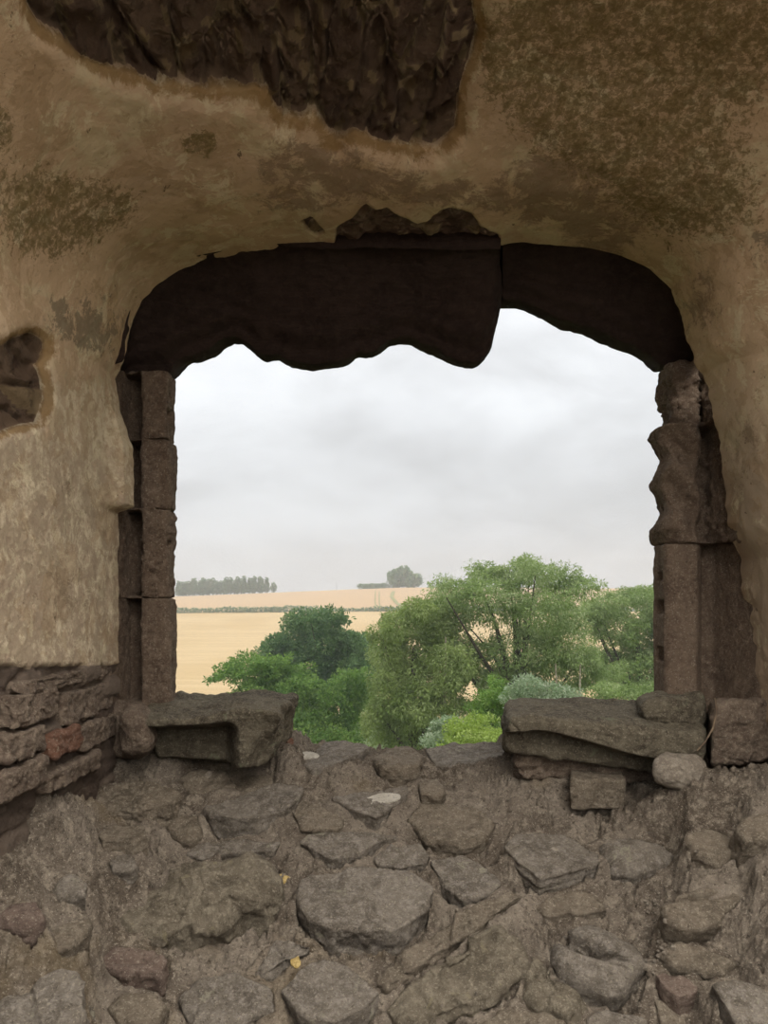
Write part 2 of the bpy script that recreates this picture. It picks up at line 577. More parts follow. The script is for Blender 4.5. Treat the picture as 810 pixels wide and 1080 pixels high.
rimramp = sstep(24, 0, sdp)
disp = disp - .02 * rimramp * (1 - sstep(3, -3, sdp))
disp = disp + sstep(3, -3, sdp) * rel_slab + sstep(2, -2, sdl) * rel_lump
disp = disp + (sstep(12, 0, sdw) * -.01) + sstep(3, -3, sdw) * rel_w
# masonry courses below the plaster
edge_y = 703 + 5 * fbm(np.stack([px, px * 0, px * 0], -1), 30, 4, 50) * 1.6
zedge_l = -(edge_y - HY) / F * np.abs(G[..., 1])
low = np.where(G[..., 0] < 0, (HY - edge_y) / F * Ys, -.42)
mason = sstep(.004, -.004, G[..., 2] - low) * (G[..., 2] < .2)
mason = np.where(Y > .6, mason, sstep(.0, -.02, G[..., 2] + .16))
f1m, edm, ridm = cells(np.stack([Y / .16 + .5 * np.floor(G[..., 2] / .07), G[..., 2] / .07 + .25 * fbm(G, .3, 2, 4), Y * 0 + .6], -1), 61)
disp = disp + mason * (-.016 + .018 * sstep(0, .25, edm) * (ridm * .8 + .3) + .010 * fbm(G, .035, 4, 63))
cell = np.where(mason > .5, ridm, cell)
cell = np.where(sdw < 10, ridc, cell)
Gd = G + N * disp[..., None]
# the plaster skin laps over the jamb stones at the window edge
edgew = np.exp(-ds / .035)[None, :]
lap = np.interp(py[:, 0], [360, 392, 430, 450, 470, 533, 538, 960], [0, 0, 2, 10, 17, 17, 1, 2])[:, None] * 2.2 / F
lapn = .006 * fbm(G, .05, 3, 70)
Gd[..., 0] += np.where(G[..., 0] < -.6, (lap + lapn) * edgew, 0)
Gd[..., 0] += np.where(G[..., 0] > .85, lapn * 2 * edgew, 0)
Gd[:, 0, 1] += .05                       # tuck behind


def blob(cx, cy, rx, ry, s=1.0):
    return s * np.exp(-(((px - cx) / rx) ** 2 + ((py - cy) / ry) ** 2))


green = np.where(vis, np.minimum(.54, blob(640, 40, 120, 60, .75) + blob(780, 40, 80, 90, .55) + blob(600, 110, 70, 60, .55) + blob(690, 160, 90, 60, .62) + blob(560, 60, 60, 60, .5)
                 + blob(740, 220, 90, 50, .5) + blob(20, 200, 70, 50, .45) + blob(110, 215, 50, 30, .55) + blob(50, 250, 60, 40, .45) + blob(212, 152, 24, 16, .75) + blob(0, 130, 14, 25, .7)), .4)
grey = np.where(vis, blob(100, 345, 45, 40, .6) + blob(55, 320, 40, 40, .3) + blob(800, 260, 60, 40, .45), .3)
purple = np.where(vis, np.minimum(.6, blob(335, 175, 75, 28, .75) + blob(470, 205, 130, 26, .6) + blob(590, 195, 60, 45, .7) + blob(660, 245, 60, 30, .55) + blob(300, 215, 60, 20, .3)
                  + blob(745, 320, 30, 60, .5) + blob(60, 510, 60, 40, .35) + blob(60, 620, 60, 60, .4) + blob(790, 480, 40, 80, .45) + blob(70, 255, 40, 30, .2)), .2)
flake = np.where(vis & (G[..., 0] < 0), sstep(330, 420, py) * .55, .1)
flake = np.where((G[..., 0] > .5) & vis, sstep(330, 500, py) * .35, flake)
lowwall = sstep(.55, .25, G[..., 2])
warm = sstep(.3, .8, G[..., 2])
AT = dict(exposed=exposed, ochre=ochre, cell=cell, green=green, grey=grey, purple=purple, flake=flake, lowwall=lowwall, warm=warm, mason=mason)
NN = vnormals(Gd)
if np.mean(np.sum(NN * N, -1)) < 0:
    NN = -NN
for nm, a, b in (('wall_left', 0, cut1), ('ceiling', cut1 - 1, cut2 + 1), ('wall_right', cut2, G.shape[0])):
    g = Gd[a:b]
    fc = grid_faces(g.shape[0], g.shape[1])[:, ::1]
    nn = NN[a:b].reshape(-1, 3)
    e1 = g[1, 1] - g[0, 1]; e2 = g[0, 2] - g[0, 1]
    if np.dot(np.cross(g[1, 60] - g[0, 60], g[0, 61] - g[0, 60]), NN[a, 60]) < 0:
        fc = fc[:, ::-1]
    o = mesh_obj(nm, g.reshape(-1, 3), fc, M['plaster'], attrs={k: v[a:b].ravel() for k, v in AT.items()}, normals=nn)
    tag(o, kind='structure')


# ------------------------------------------------------------------ rubble bed of the embrasure
def bed_z(X, Yv):
    b = -.50 - .57 * np.maximum(2.32 - Yv, 0)
    mid = sstep(-.31, -.24, X) * sstep(.42, .36, X)          # the gap between the two sill blocks
    b = b + .026 * sstep(2.05, 2.2, Yv) * mid - .03 * sstep(2.42, 2.5, Yv) * mid
    b = b + .06 * sstep(2.20, 2.32, Yv) * (1 - mid)
    b = b + .085 * np.exp(-((X - .80) / .17) ** 2 - ((Yv - 2.05) / .10) ** 2)     # mortar heap that carries the loose cobble
    rl = sstep(-.42, -.95, X) * .42 * sstep(2.3, 1.75, Yv)
    rr = sstep(.55, 1.25, X) * .45 * sstep(2.35, 1.8, Yv)
    b = b + rl + rr
    b = np.where(Yv > 2.66, b - (Yv - 2.66) * 6, b)
    return b


# ------------------------------------------------------------------ stones bedded in the rubble
def ray_bed(pxv, pyv):
    """where the sight line of a pixel meets the rubble slope"""
    Yv = 2.6
    for _ in range(4000):
        p = P(pxv, pyv, Yv)
        if p[2] >= bed_z(p[0], p[1]):
            return p
        Yv -= .003
        if Yv < .5:
            break
    return p


SLABS = []


def slab(name, label, pts, mat, lift=.03, m=.38, sx=0.0, depth=.12, edge=.012, seed=None, cat='stone', hug=1.0, **kw):
    seed = seed if seed is not None else int(pts[0][0] * 7 + pts[0][1])
    pts = np.array(pts, float)
    # find the point of the slope under the middle of the outline
    c = pts.mean(0)
    g = ray_bed(*c)
    for _ in range(3):
        pl = g + [0, 0, lift]
        # ray against plane through pl with slopes sx, m
        k = ((HY - c[1]) / F - sx * (c[0] - CX) / F - m)
        Yc = (pl[2] - sx * pl[0] - m * pl[1]) / k
        hit = P(c[0], c[1], Yc)
        g = np.array([hit[0], hit[1], bed_z(hit[0], hit[1])])
    pl = g + [0, 0, lift]
    out = []
    for x, y in pts:
        k = ((HY - y) / F - sx * (x - CX) / F - m)
        out.append(P(x, y, (pl[2] - sx * pl[0] - m * pl[1]) / k))
    out = np.array(out)
    SLABS.append((out, pl, m, sx, hug))
    W = np.array([-sx, -m, 1]); W /= np.linalg.norm(W)
    U = np.array([1, 0, sx]); U /= np.linalg.norm(U)
    V = np.cross(W, U)
    O = pl - W * depth
    uv = np.stack([(out - O) @ U, (out - O) @ V], 1)
    kw.setdefault('amp', (.0045, .0028))
    o = prism(name, uv, (O, U, V, W), 0, depth, M[mat], edge=edge, seed=seed, rnd=kw.pop('rnd', .003), **kw)
    return tag(o, label, cat, kw.get('group'))


def groove(pa, pb, wid, dep):
    """a long crease worn between two image points, cut into the top"""
    A, B = np.array(pa, float), np.array(pb, float)

    def f(X, nrm):
        yy = np.maximum(X[..., 1], .1)
        u = CX + F * X[..., 0] / yy; v = HY - F * X[..., 2] / yy
        e = B - A
        t = np.clip(((u - A[0]) * e[0] + (v - A[1]) * e[1]) / (e @ e), 0, 1)
        d = np.hypot(u - A[0] - t * e[0], v - A[1] - t * e[1])
        return X - nrm * (dep * np.exp(-(d / wid) ** 2) * np.sin(np.pi * np.clip(t, .05, .95)) ** .5)[..., None]
    return f


slab('bedded_stone', 'broad grey flat stone at the centre of the rubble slope, largest flat top', [(312, 950), (318, 928), (332, 920), (400, 915), (438, 919), (457, 935), (450, 957), (432, 974), (418, 981), (392, 980), (348, 980), (324, 967)], 'slab', .05, .40, depth=.16, edge=.008)
slab('bedded_stone', 'flat-topped grey slab below the left sill block with a dark front face', [(214, 851), (250, 840), (290, 825), (320, 829), (318, 838), (300, 855), (272, 862), (240, 861), (222, 857)], 'slab', .05, .30, depth=.14, edge=.006)
slab('bedded_stone', 'wedge-shaped pale-topped slab on the window edge just right of the left sill block', [(319, 806), (326, 798), (345, 782), (368, 781), (393, 786), (375, 797), (350, 806), (330, 811)], 'slab', .026, .14, depth=.14, edge=.006)
slab('bedded_stone', 'small rounded stone at the middle of the window edge', [(394, 800), (412, 787), (432, 785), (447, 795), (442, 806), (418, 810), (402, 807)], 'slab_brown', .026, .22)
slab('bedded_stone', 'flat whitish-topped slab on the window edge against the right sill block', [(449, 790), (480, 783), (528, 783), (536, 796), (500, 805), (466, 808), (455, 802)], 'slab', .024, .14, edge=.006)
slab('bedded_stone', 'low triangular stone left of the one carrying the white mortar flake', [(318, 842), (335, 848), (362, 865), (356, 874), (318, 874), (308, 858)], 'slab_brown', .022, .42, edge=.006)
slab('bedded_stone', 'triangular flat stone carrying an oval white mortar flake', [(350, 841), (375, 834), (430, 829), (428, 840), (410, 852), (396, 862), (378, 856)], 'slab', .032, .35, edge=.005)
slab('bedded_stone', 'wide brown stone sunk in mortar below the whitish window-edge slab', [(428, 862), (445, 846), (500, 850), (523, 868), (512, 885), (490, 893), (450, 885)], 'slab_brown', .018, .5)
slab('bedded_stone', 'small angular chunk between the window-edge stones and the flake-bearing one', [(440, 824), (458, 819), (471, 831), (462, 839), (444, 836)], 'slab_brown', .025, .4)
slab('bedded_stone', 'thin tongue-shaped slab with a curved dark lip above the broad central stone', [(316, 888), (330, 879), (380, 877), (421, 882), (398, 889), (375, 901), (348, 906), (335, 898)], 'slab', .028, .42, edge=.004)
slab('bedded_stone', 'small flat stone touching the top edge of the broad central stone', [(395, 906), (410, 892), (445, 890), (453, 900), (450, 911), (420, 914), (398, 912)], 'slab', .018, .5, edge=.004)
slab('bedded_stone', 'smooth kite-shaped stone directly right of the broad central stone', [(454, 908), (470, 902), (492, 902), (515, 915), (528, 931), (515, 942), (490, 949), (470, 935)], 'slab', .022, .48, edge=.006)
slab('bedded_stone', 'flat slab with layered edge and small white spot, right of centre', [(534, 893), (545, 880), (592, 880), (633, 901), (630, 910), (600, 917), (570, 925), (552, 910)], 'slab', .05, .36, edge=.005, ledge=.02)
slab('bedded_stone', 'rounded grey stone with pale lichen patch, right of the layered slab', [(630, 888), (640, 881), (668, 881), (698, 888), (714, 899), (705, 911), (670, 915), (645, 911)], 'slab', .04, .40, edge=.03)
slab('bedded_stone', 'big lumpy ochre-grey boulder in the left half of the slope', [(122, 967), (135, 948), (158, 930), (182, 913), (215, 900), (258, 897), (284, 908), (292, 935), (280, 950), (250, 955), (232, 966), (200, 981), (160, 983), (135, 979)], 'boulder', .10, .58, depth=.2, edge=.045, dome=.018, amp=(.024, .007), sc=(.09, .025))
slab('bedded_stone', 'short dark slab with a flat top above the big lumpy boulder, near the left wall', [(102, 880), (115, 870), (150, 871), (156, 880), (140, 886), (108, 887)], 'slab_brown', .03, .2, edge=.005)
slab('bedded_stone', 'small pale square-ish stone between the short dark slab and the big boulder', [(113, 906), (120, 899), (141, 899), (146, 912), (135, 918), (117, 918)], 'slab', .015, .5)
slab('bedded_stone', 'small pale oval stone left of the big lumpy boulder', [(54, 936), (64, 924), (78, 919), (92, 928), (90, 941), (62, 944)], 'slab', .02, .5, edge=.02)
slab('bedded_stone', 'long oval brown stone with a crack, just below the big boulder', [(104, 1010), (115, 998), (165, 996), (177, 1009), (168, 1025), (130, 1026), (108, 1018)], 'slab_purple', .03, .45, edge=.02, carve=groove((112, 1014), (158, 1013), 2.5, .01))
slab('bedded_stone', 'pale sloping stone near the left edge below the small oval stone', [(25, 996), (45, 982), (70, 972), (97, 964), (92, 982), (72, 1000), (42, 1007)], 'slab_brown', .03, .55)
slab('bedded_stone', 'pointed grey stone in the bottom left corner of the slope', [(-20, 1070), (0, 1052), (30, 1045), (50, 1030), (76, 1021), (90, 1030), (92, 1060), (90, 1095), (-10, 1100)], 'slab', .05, .5, depth=.15, edge=.015, amp=(.014, .005))
slab('bedded_stone', 'grey flat-topped block at the bottom edge, left of centre', [(296, 1043), (318, 1020), (340, 1011), (370, 1017), (402, 1045), (385, 1062), (352, 1078), (318, 1070)], 'slab', .05, .35, depth=.16, edge=.008)
slab('bedded_stone', 'thin tilted splinter stone beside the yellow lichen leaf, left of the bottom block', [(268, 1020), (285, 998), (305, 989), (330, 995), (326, 1004), (295, 1014), (276, 1027)], 'slab', .035, .5, edge=.005, amp=(.012, .004))
slab('bedded_stone', 'large rough grey rock at the bottom centre with pale droppings', [(404, 1062), (418, 1040), (450, 1018), (478, 1002), (498, 980), (525, 972), (552, 985), (561, 1010), (535, 1040), (495, 1062), (455, 1078), (415, 1076)], 'boulder', .055, .62, sx=.08, depth=.18, edge=.03, amp=(.018, .006), sc=(.09, .03))
slab('bedded_stone', 'long narrow ridge of stone running diagonally below the broad central stone', [(396, 1034), (425, 1008), (460, 980), (500, 956), (540, 938), (551, 944), (520, 966), (475, 996), (430, 1024), (408, 1042)], 'slab_brown', .035, .5, edge=.01, amp=(.01, .004))
slab('bedded_stone', 'smooth twin-lobed grey boulder with a deep crease, lower right', [(583, 1008), (585, 982), (598, 969), (620, 966), (650, 975), (678, 992), (684, 1008), (668, 1028), (662, 1045), (643, 1046), (612, 1034), (590, 1026)], 'slab', .085, .62, depth=.2, edge=.045, dome=.01, amp=(.010, .003), carve=groove((580, 984), (662, 1012), 6, .06))
slab('bedded_stone', 'knobbly brown stone hugging the lower left side of the twin-lobed boulder', [(550, 1014), (560, 1000), (577, 1008), (584, 1028), (612, 1042), (618, 1062), (604, 1077), (572, 1060), (554, 1040)], 'boulder', .05, .6, edge=.03, amp=(.012, .006))
slab('bedded_stone', 'small brick-like block poking up at the lower right', [(690, 1026), (700, 1024), (722, 1031), (738, 1040), (736, 1046), (716, 1052), (700, 1040)], 'slab_purple', .055, .25, depth=.13, edge=.004)
slab('bedded_stone', 'big tilted slab in the bottom right corner', [(752, 1036), (772, 1032), (800, 1040), (830, 1052), (840, 1100), (792, 1100), (768, 1066)], 'slab', .04, .6, edge=.008)
slab('bedded_stone', 'pale flat stone on the bottom edge below the twin-lobed boulder', [(618, 1072), (640, 1062), (680, 1072), (698, 1095), (680, 1110), (620, 1105)], 'slab', .03, .4, edge=.01)
slab('bedded_stone', 'upright thin stone right below the small brick-like block', [(690, 1052), (700, 1050), (716, 1066), (728, 1082), (716, 1096), (696, 1080)], 'slab_brown', .02, .6, edge=.01)
slab('bedded_stone', 'wide brown stone with a dark overhanging lip by the right side, mid slope', [(698, 954), (712, 942), (745, 934), (778, 936), (788, 948), (770, 958), (758, 976), (728, 981), (704, 970)], 'slab_brown', .035, .58, edge=.015, carve=groove((703, 949), (770, 942), 3, .02))
slab('bedded_stone', 'low smooth brown stone just above the small brick-like block', [(694, 1002), (712, 990), (735, 994), (782, 1014), (765, 1026), (716, 1020)], 'slab_brown', .022, .58, edge=.02)
slab('bedded_stone', 'rough dark stone just below the left sill block, nearest the left wall', [(94, 846), (110, 828), (150, 821), (190, 832), (184, 846), (145, 856), (108, 856)], 'slab_brown', .035, .35, edge=.012, amp=(.014, .006))
slab('bedded_stone', 'knobbly stone with a white chip, just under the left sill block', [(188, 822), (205, 812), (240, 812), (250, 826), (225, 832), (200, 836)], 'slab_brown', .03, .3, edge=.014, amp=(.012, .005))
slab('bedded_stone', 'small rounded stone left of the flat-topped slab with the dark front', [(174, 868), (190, 855), (208, 858), (213, 876), (200, 888), (182, 882)], 'slab_brown', .02, .5, edge=.02)
slab('bedded_stone', 'small dark ledge stone under the broken end of the left sill block', [(246, 824), (262, 815), (288, 818), (285, 828), (264, 834), (250, 832)], 'slab_brown', .025, .3, edge=.006)
slab('bedded_stone', 'broad low stone at the bottom edge, left of the flat-topped block', [(186, 1048), (210, 1030), (250, 1022), (288, 1040), (290, 1062), (250, 1080), (198, 1078)], 'slab', .03, .5, edge=.02)
slab('bedded_stone', 'thin slab on the bottom edge right of the large rough rock', [(500, 1080), (530, 1064), (575, 1068), (606, 1084), (590, 1105), (510, 1105)], 'slab_brown', .03, .4, edge=.01)
slab('bedded_stone', 'flattish stone at the top of the left slope beside the big boulder', [(196, 900), (210, 890), (262, 884), (296, 888), (290, 898), (240, 900), (215, 906)], 'slab', .02, .45, edge=.006)
slab('bedded_stone', 'reddish stone low on the slope by the left wall', [(-10, 965), (10, 950), (38, 948), (46, 962), (30, 976), (0, 980)], 'slab_purple', .03, .5, edge=.02)
slab('bedded_stone', 'weathered stone at the right edge under the right cheek wall', [(775, 868), (790, 856), (820, 852), (830, 872), (812, 886), (786, 884)], 'slab_brown', .03, .5, edge=.02)
slab('bedded_stone', 'wide worn stone below the loose pale cobble', [(722, 880), (745, 868), (775, 880), (782, 898), (762, 910), (735, 900)], 'slab_brown', .02, .55, edge=.02)
slab('bedded_stone', 'flat earthy stone between the layered slab and the twin-lobed boulder', [(565, 955), (590, 938), (628, 944), (640, 956), (615, 963), (580, 966)], 'slab_brown', .02, .5, edge=.01)
slab('bedded_stone', 'sloping rough stone at the left edge, above the pointed corner stone', [(110, 1060), (125, 1044), (160, 1042), (178, 1058), (165, 1078), (125, 1082)], 'slab_brown', .02, .55, edge=.02)

# ------------------------------------------------------------------ the rubble bed itself, packed round the stones
xs = np.r_[np.linspace(-1.15, -.955, 20), np.linspace(-.95, 1.15, 780), np.linspace(1.16, 1.6, 30)]
ys = np.r_[np.linspace(.4, 1.35, 40), np.linspace(1.353, 2.62, 450), np.linspace(2.63, 2.8, 30)]
XX, YY = np.meshgrid(xs, ys, indexing='ij')
ZZ = bed_z(XX, YY)
BG = np.stack([XX, YY, ZZ], -1)
WQ = BG + .03 * np.stack([noise(BG, .07, 201), noise(BG, .07, 202), noise(BG, .07, 203)], -1)
h1_, e1_ = facets(WQ * [1, .9, 1], .15, 77)
h2_, e2_ = facets(WQ, .06, 78)
h3_, e3_ = facets(WQ, .026, 79)
rocky = sstep(-.25, .25, noise(BG, .25, 86))
rocky2 = sstep(-.2, .3, noise(BG, .12, 87))
crest = 1 - .6 * sstep(2.15, 2.35, YY)
dz = .034 * fbm(BG, .25, 3, 80) + crest * (.050 * h1_ * sstep(0, .10, e1_) * (.4 + .6 * rocky) + .026 * h2_ * sstep(0, .12, e2_) * (.3 + .7 * rocky2))
h4_, e4_ = facets(WQ, .012, 88)
dz += .018 * h3_ * sstep(0, .2, e3_) + .015 * fbm(BG, .05, 4, 81, .65) - .010 * np.abs(noise(BG, .03, 82)) + .006 * noise(BG, .011, 84) + .004 * noise(BG, .006, 85) + .008 * h4_ * sstep(0, .3, e4_)
BG[..., 2] += dz
for out, pl, m_, sx_, hug_ in SLABS:
    x0, y0 = out[:, 0].min() - .05, out[:, 1].min() - .05
    x1, y1 = out[:, 0].max() + .05, out[:, 1].max() + .05
    a0, a1 = np.searchsorted(xs, [x0, x1]); b0_, b1_ = np.searchsorted(ys, [y0, y1])
    if a1 <= a0 or b1_ <= b0_:
        continue
    sub = BG[a0:a1, b0_:b1_]
    sd = poly_sd(sub[..., 0], sub[..., 1], out[:, :2])
    zp = pl[2] + m_ * (sub[..., 1] - pl[1]) + sx_ * (sub[..., 0] - pl[0])
    nz_ = noise(sub, .035, 90)
    front = sstep(.01, -.03, sub[..., 1] - pl[1])
    target = zp - .006 - .012 * front + .006 * nz_
    wgt = sstep(.045, .004, np.maximum(sd, 0)) * (.85 - .5 * front + .25 * nz_)
    up_ = sub[..., 2] + np.clip(target - sub[..., 2], -.05, .05) * np.clip(wgt, 0, 1) * hug_
    z_ = np.where(sd > 0, up_, np.minimum(sub[..., 2], zp - .016 - .03 * (hug_ < .5) - .25 * np.minimum(-sd, .03)))
    z_ = np.where((sd > 0) & (sd < .01), np.minimum(z_, zp - .002 - .2 * (.01 - sd)), z_)
    BG[a0:a1, b0_:b1_, 2] = z_
bo = mesh_obj('floor', BG.reshape(-1, 3), grid_faces(len(xs), len(ys)), M['mortar'])
tag(bo, kind='structure')

# ------------------------------------------------------------------ sill blocks
def hexa(name, label, corners, mat, n=(60, 24, 24), rad=.15, amp=(.01, .004), sc=(.08, .02), seed=0, cat='stone', carve=None, ledge=0):
    """corners: dict (i,j,k)->point, i across, j depth, k up"""
    cs = {k: np.asarray(v, float) for k, v in corners.items()}
    V, Fc = [], []
    off = 0
    for ax in range(3):
        for s in (0, 1):
            a, b = [i for i in range(3) if i != ax]
            A, B = np.meshgrid(np.linspace(0, 1, n[a]), np.linspace(0, 1, n[b]), indexing='ij')
            c = np.zeros(A.shape + (3,)); c[..., a] = A; c[..., b] = B; c[..., ax] = s
            V.append(c.reshape(-1, 3))
            f = grid_faces(n[a], n[b]) + off
            if (s == 1) == (ax == 1):
                f = f[:, ::-1]
            Fc.append(f); off += A.size
    c = np.vstack(V)
    key = np.round(c * 10000).astype(np.int64)
    _, idx, inv = np.unique(key[:, 0] * 10**10 + key[:, 1] * 10**5 + key[:, 2], return_index=True, return_inverse=True)
    c = c[idx]; Fa = inv.reshape(-1)[np.vstack(Fc)]
    dims = np.array([np.linalg.norm(cs[(1, 0, 0)] - cs[(0, 0, 0)]), np.linalg.norm(cs[(0, 1, 0)] - cs[(0, 0, 0)]), np.linalg.norm(cs[(0, 0, 1)] - cs[(0, 0, 0)])])
    r = rad * dims.min()
    pc = c * dims
    inn = np.clip(pc, r, dims - r)
    dv = pc - inn
    ln = np.linalg.norm(dv, axis=1, keepdims=True)
    pc = np.where(ln > 1e-9, inn + dv / np.maximum(ln, 1e-9) * r, pc)
    nl = dv / np.maximum(ln, 1e-9)
    c2 = pc / dims
    X = 0
    for i in (0, 1):
        for j in (0, 1):
            for k in (0, 1):
                w = (c2[:, 0] if i else 1 - c2[:, 0]) * (c2[:, 1] if j else 1 - c2[:, 1]) * (c2[:, 2] if k else 1 - c2[:, 2])
                X = X + w[:, None] * cs[(i, j, k)]
    nl = np.where(ln > 1e-9, nl, 0)
    d = amp[0] * fbm(X, sc[0], 3, seed) + amp[1] * fbm(X, sc[1], 3, seed + 9)
    f1, ed, rid = cells(X / (sc[0] * 1.3), seed)
    d = d + amp[0] * .8 * (rid - .5) * sstep(0, .1, ed)
    if ledge:
        lv = (X[:, 2] + .02 * fbm(X, .2, 2, seed + 3)) / ledge
        d = d + .006 * np.abs((lv % 1) - .5) * 2 * (1 - np.abs(nl[:, 2]))
    X = X + nl * d[:, None]
    if carve is not None:
        X = carve(X, nl, c2)
    O = X.mean(0)
    o = mesh_obj(name, X - O, Fa, M[mat])
    o.location = O
    return tag(o, label, cat)


def C8(fl, fr, bl, br, Yf, Yb, dzf=0):
    """fl, fr: (px, ytop, ybottom) of the front face; bl, br the same at the back"""
    d = {}
    for i, v in ((0, fl), (1, fr)):
        d[(i, 0, 1)] = P(v[0], v[1], Yf); d[(i, 0, 0)] = P(v[0], v[2], Yf)
    for i, v in ((0, bl), (1, br)):
        d[(i, 1, 1)] = P(v[0], v[1], Yb); d[(i, 1, 0)] = P(v[0], v[2], Yb)
    return d


def bite(X, nl, c):
    # the broken right end of the left sill block: a ragged hollow falling away under the top
    f = sstep(.62, 1.0, c[:, 0]) * (1 - c[:, 1] * .5)
    X = X.copy()
    X[:, 1] += .10 * f * (1 - c[:, 2]) ** .7
    X[:, 0] -= .05 * sstep(.75, 1, c[:, 0]) * (1 - c[:, 2])
    X[:, 0] += .015 * f * fbm(X * [1, 1, .3], .04, 3, 5) * 2
    X[:, 2] += .02 * sstep(.45, .8, c[:, 0]) * c[:, 2] * sstep(1.05, .6, c[:, 0])
    # undercut dark hollow at the front face
    X[:, 1] += .13 * (1 - c[:, 1]) * sstep(.88, .62, c[:, 2]) * sstep(.74, .54, c[:, 0])
    return X


hexa('sill_block', 'green-grey sill block under the left jamb, broken hollow at its right end',
     C8((150, 760, 808), (292, 752, 815), (160, 730, 800), (316, 732, 792), 2.13, 2.47), 'sill', (130, 50, 50), .07, (.010, .005), (.07, .02), 3, carve=bite, ledge=0)


def rough_r(X, nl, c):
    X = X.copy()
    # front: an upper overhanging lip above a recessed lower face, wavy
    lip = .48 + .14 * np.sin(c[:, 0] * 5.2 + .6) + .05 * noise(np.stack([c[:, 0] * 5, c[:, 0] * 0, c[:, 0] * 0], 1), 1, 3)
    X[:, 1] += .065 * (1 - c[:, 1]) * sstep(lip + .05, lip - .08, c[:, 2])
    X[:, 2] -= .018 * (1 - c[:, 1]) * sstep(.5, 1, c[:, 2]) * sstep(.15, .0, c[:, 0])
    return X


hexa('sill_block', 'long flat sill block with a wavy overhanging lip under the right jamb',
     C8((536, 752, 798), (742, 776, 830), (532, 736, 792), (748, 733, 800), 2.12, 2.48), 'sill', (170, 50, 50), .16, (.012, .004), (.09, .02), 8, carve=rough_r)
hexa('bedded_stone', 'dark underlying stone supporting the right sill block',
     C8((545, 792, 822), (700, 800, 828), (540, 785, 815), (720, 795, 815), 2.23, 2.46), 'wallstone', (90, 24, 24), .2, (.014, .006), (.06, .02), 12)
hexa('bedded_stone', 'squared dark block with a sloping top, below the right sill block',
     C8((601, 820, 856), (660, 822, 854), (603, 810, 850), (656, 810, 850), 2.13, 2.28), 'slab_brown', (40, 30, 30), .10, (.006, .003), (.05, .02), 13)
hexa('loose_cobble', 'pale grey loose cobble resting at the right end under the right sill block',
     C8((687, 798, 830), (742, 806, 836), (692, 788, 824), (746, 794, 828), 2.02, 2.12), 'pale', (50, 30, 30), .45, (.007, .003), (.06, .02), 19)
hexa('bedded_stone', 'rounded stone at the foot of the right jamb on top of the long sill block',
     C8((676, 738, 762), (742, 738, 772), (672, 730, 750), (745, 726, 755), 2.2, 2.36), 'sill', (50, 30, 30), .4, (.010, .004), (.05, .02), 14)
hexa('corner_stone', 'dark rounded lump in the shadowed corner at the foot of the left jamb',
     C8((126, 750, 800), (160, 748, 798), (128, 742, 795), (165, 742, 795), 2.12, 2.3), 'wallstone', (40, 30, 40), .45, (.010, .004), (.05, .02), 15)

hexa('corner_stone', 'squared purplish stone in the shade at the foot of the right jamb',
     C8((748, 741, 812), (822, 735, 800), (748, 738, 812), (830, 735, 800), 2.17, 2.5), 'wallstone', (50, 40, 50), .12, (.010, .005), (.05, .02), 16)
hexa('corner_stone', 'dark stone at the foot of the left jamb behind the rounded lump',
     C8((112, 738, 800), (152, 742, 800), (112, 735, 800), (152, 738, 800), 2.24, 2.5), 'wallstone', (40, 40, 50), .12, (.008, .004), (.05, .02), 17)

# ------------------------------------------------------------------ jamb stones
Z3 = ((0, 0, 0), (1, 0, 0), (0, 1, 0), (0, 0, 1))


def zc(py, Yv=2.32):
    return (HY - py) / F * Yv


def holes(hs, side):
    def f(X, nrm):
        X = X.copy()
        for (Yh, z, r, dep) in hs:
            if side < 0:
                m_ = (X[..., 0] > -.70)
            else:
                m_ = (X[..., 0] < .90)
            d = np.maximum(np.abs(X[..., 1] - Yh) / (r * 1.3), np.abs(X[..., 2] - z) / r)
            w = sstep(1.25, .8, d) * m_
            X[..., 0] += side * dep * w
        return X
    return f


def jamb(label, y0, y1, plan, hs=(), side=-1, extra=None, seed=0, mat='jamb', edge=.008, amp=(.004, .002), sc=(.06, .015)):
    h0, h1 = zc(y1) + .0006, zc(y0) - .0006
    cv = holes([(a, zc(b, a), r, d) for a, b, r, d in hs], side)

    def c2(X, nrm):
        X = cv(X, nrm)
        return extra(X, nrm) if extra else X
    O = np.array([np.mean([p[0] for p in plan]), np.mean([p[1] for p in plan]), h0])
    pl = [(x - O[0], y - O[1]) for x, y in plan]
    o = prism('jamb_stone', pl, (O, (1, 0, 0), (0, 1, 0), (0, 0, 1)), 0, h1 - h0, M[mat], edge=edge, rnd=.006, step=.0045, amp=amp, sc=sc, seed=seed, carve=c2)
    return tag(o, label, 'stone')


LP = lambda dx=0, in_=0: [(-.797, 2.21), (-.803, 2.40), (-.775, 2.43), (-.752, 2.40), (-.745, 2.325), (-.735, 2.318), (-.664 + dx, 2.315), (-.655 + dx, 2.33), (-.655 + dx, 2.36), (-.662 + dx, 2.364), (-.658 + dx, 2.41), (-.72, 2.5), (-.97, 2.5), (-.97, 2.19), (-.83, 2.19)]
jamb('top stone of the left jamb, squared, just under the arch', 391, 463, LP(-.006), [(2.362, 440, .02, .03), (2.362, 420, .01, .02)], seed=21)
jamb('second stone down in the left jamb, with a notch in its edge', 463, 536, LP(0), [(2.362, 498, .010, .025), (2.35, 533, .008, .03)], seed=22)
jamb('tall rounded third stone of the left jamb with two round bar holes', 536, 630, LP(-.004), [(2.35, 575, .012, .035), (2.35, 614, .011, .035)], seed=23, amp=(.008, .003))
jamb('lowest stone of the left jamb, standing on the sill block', 630, 752, LP(0), [(2.36, 658, .009, .025), (2.36, 696, .010, .025)], seed=24)

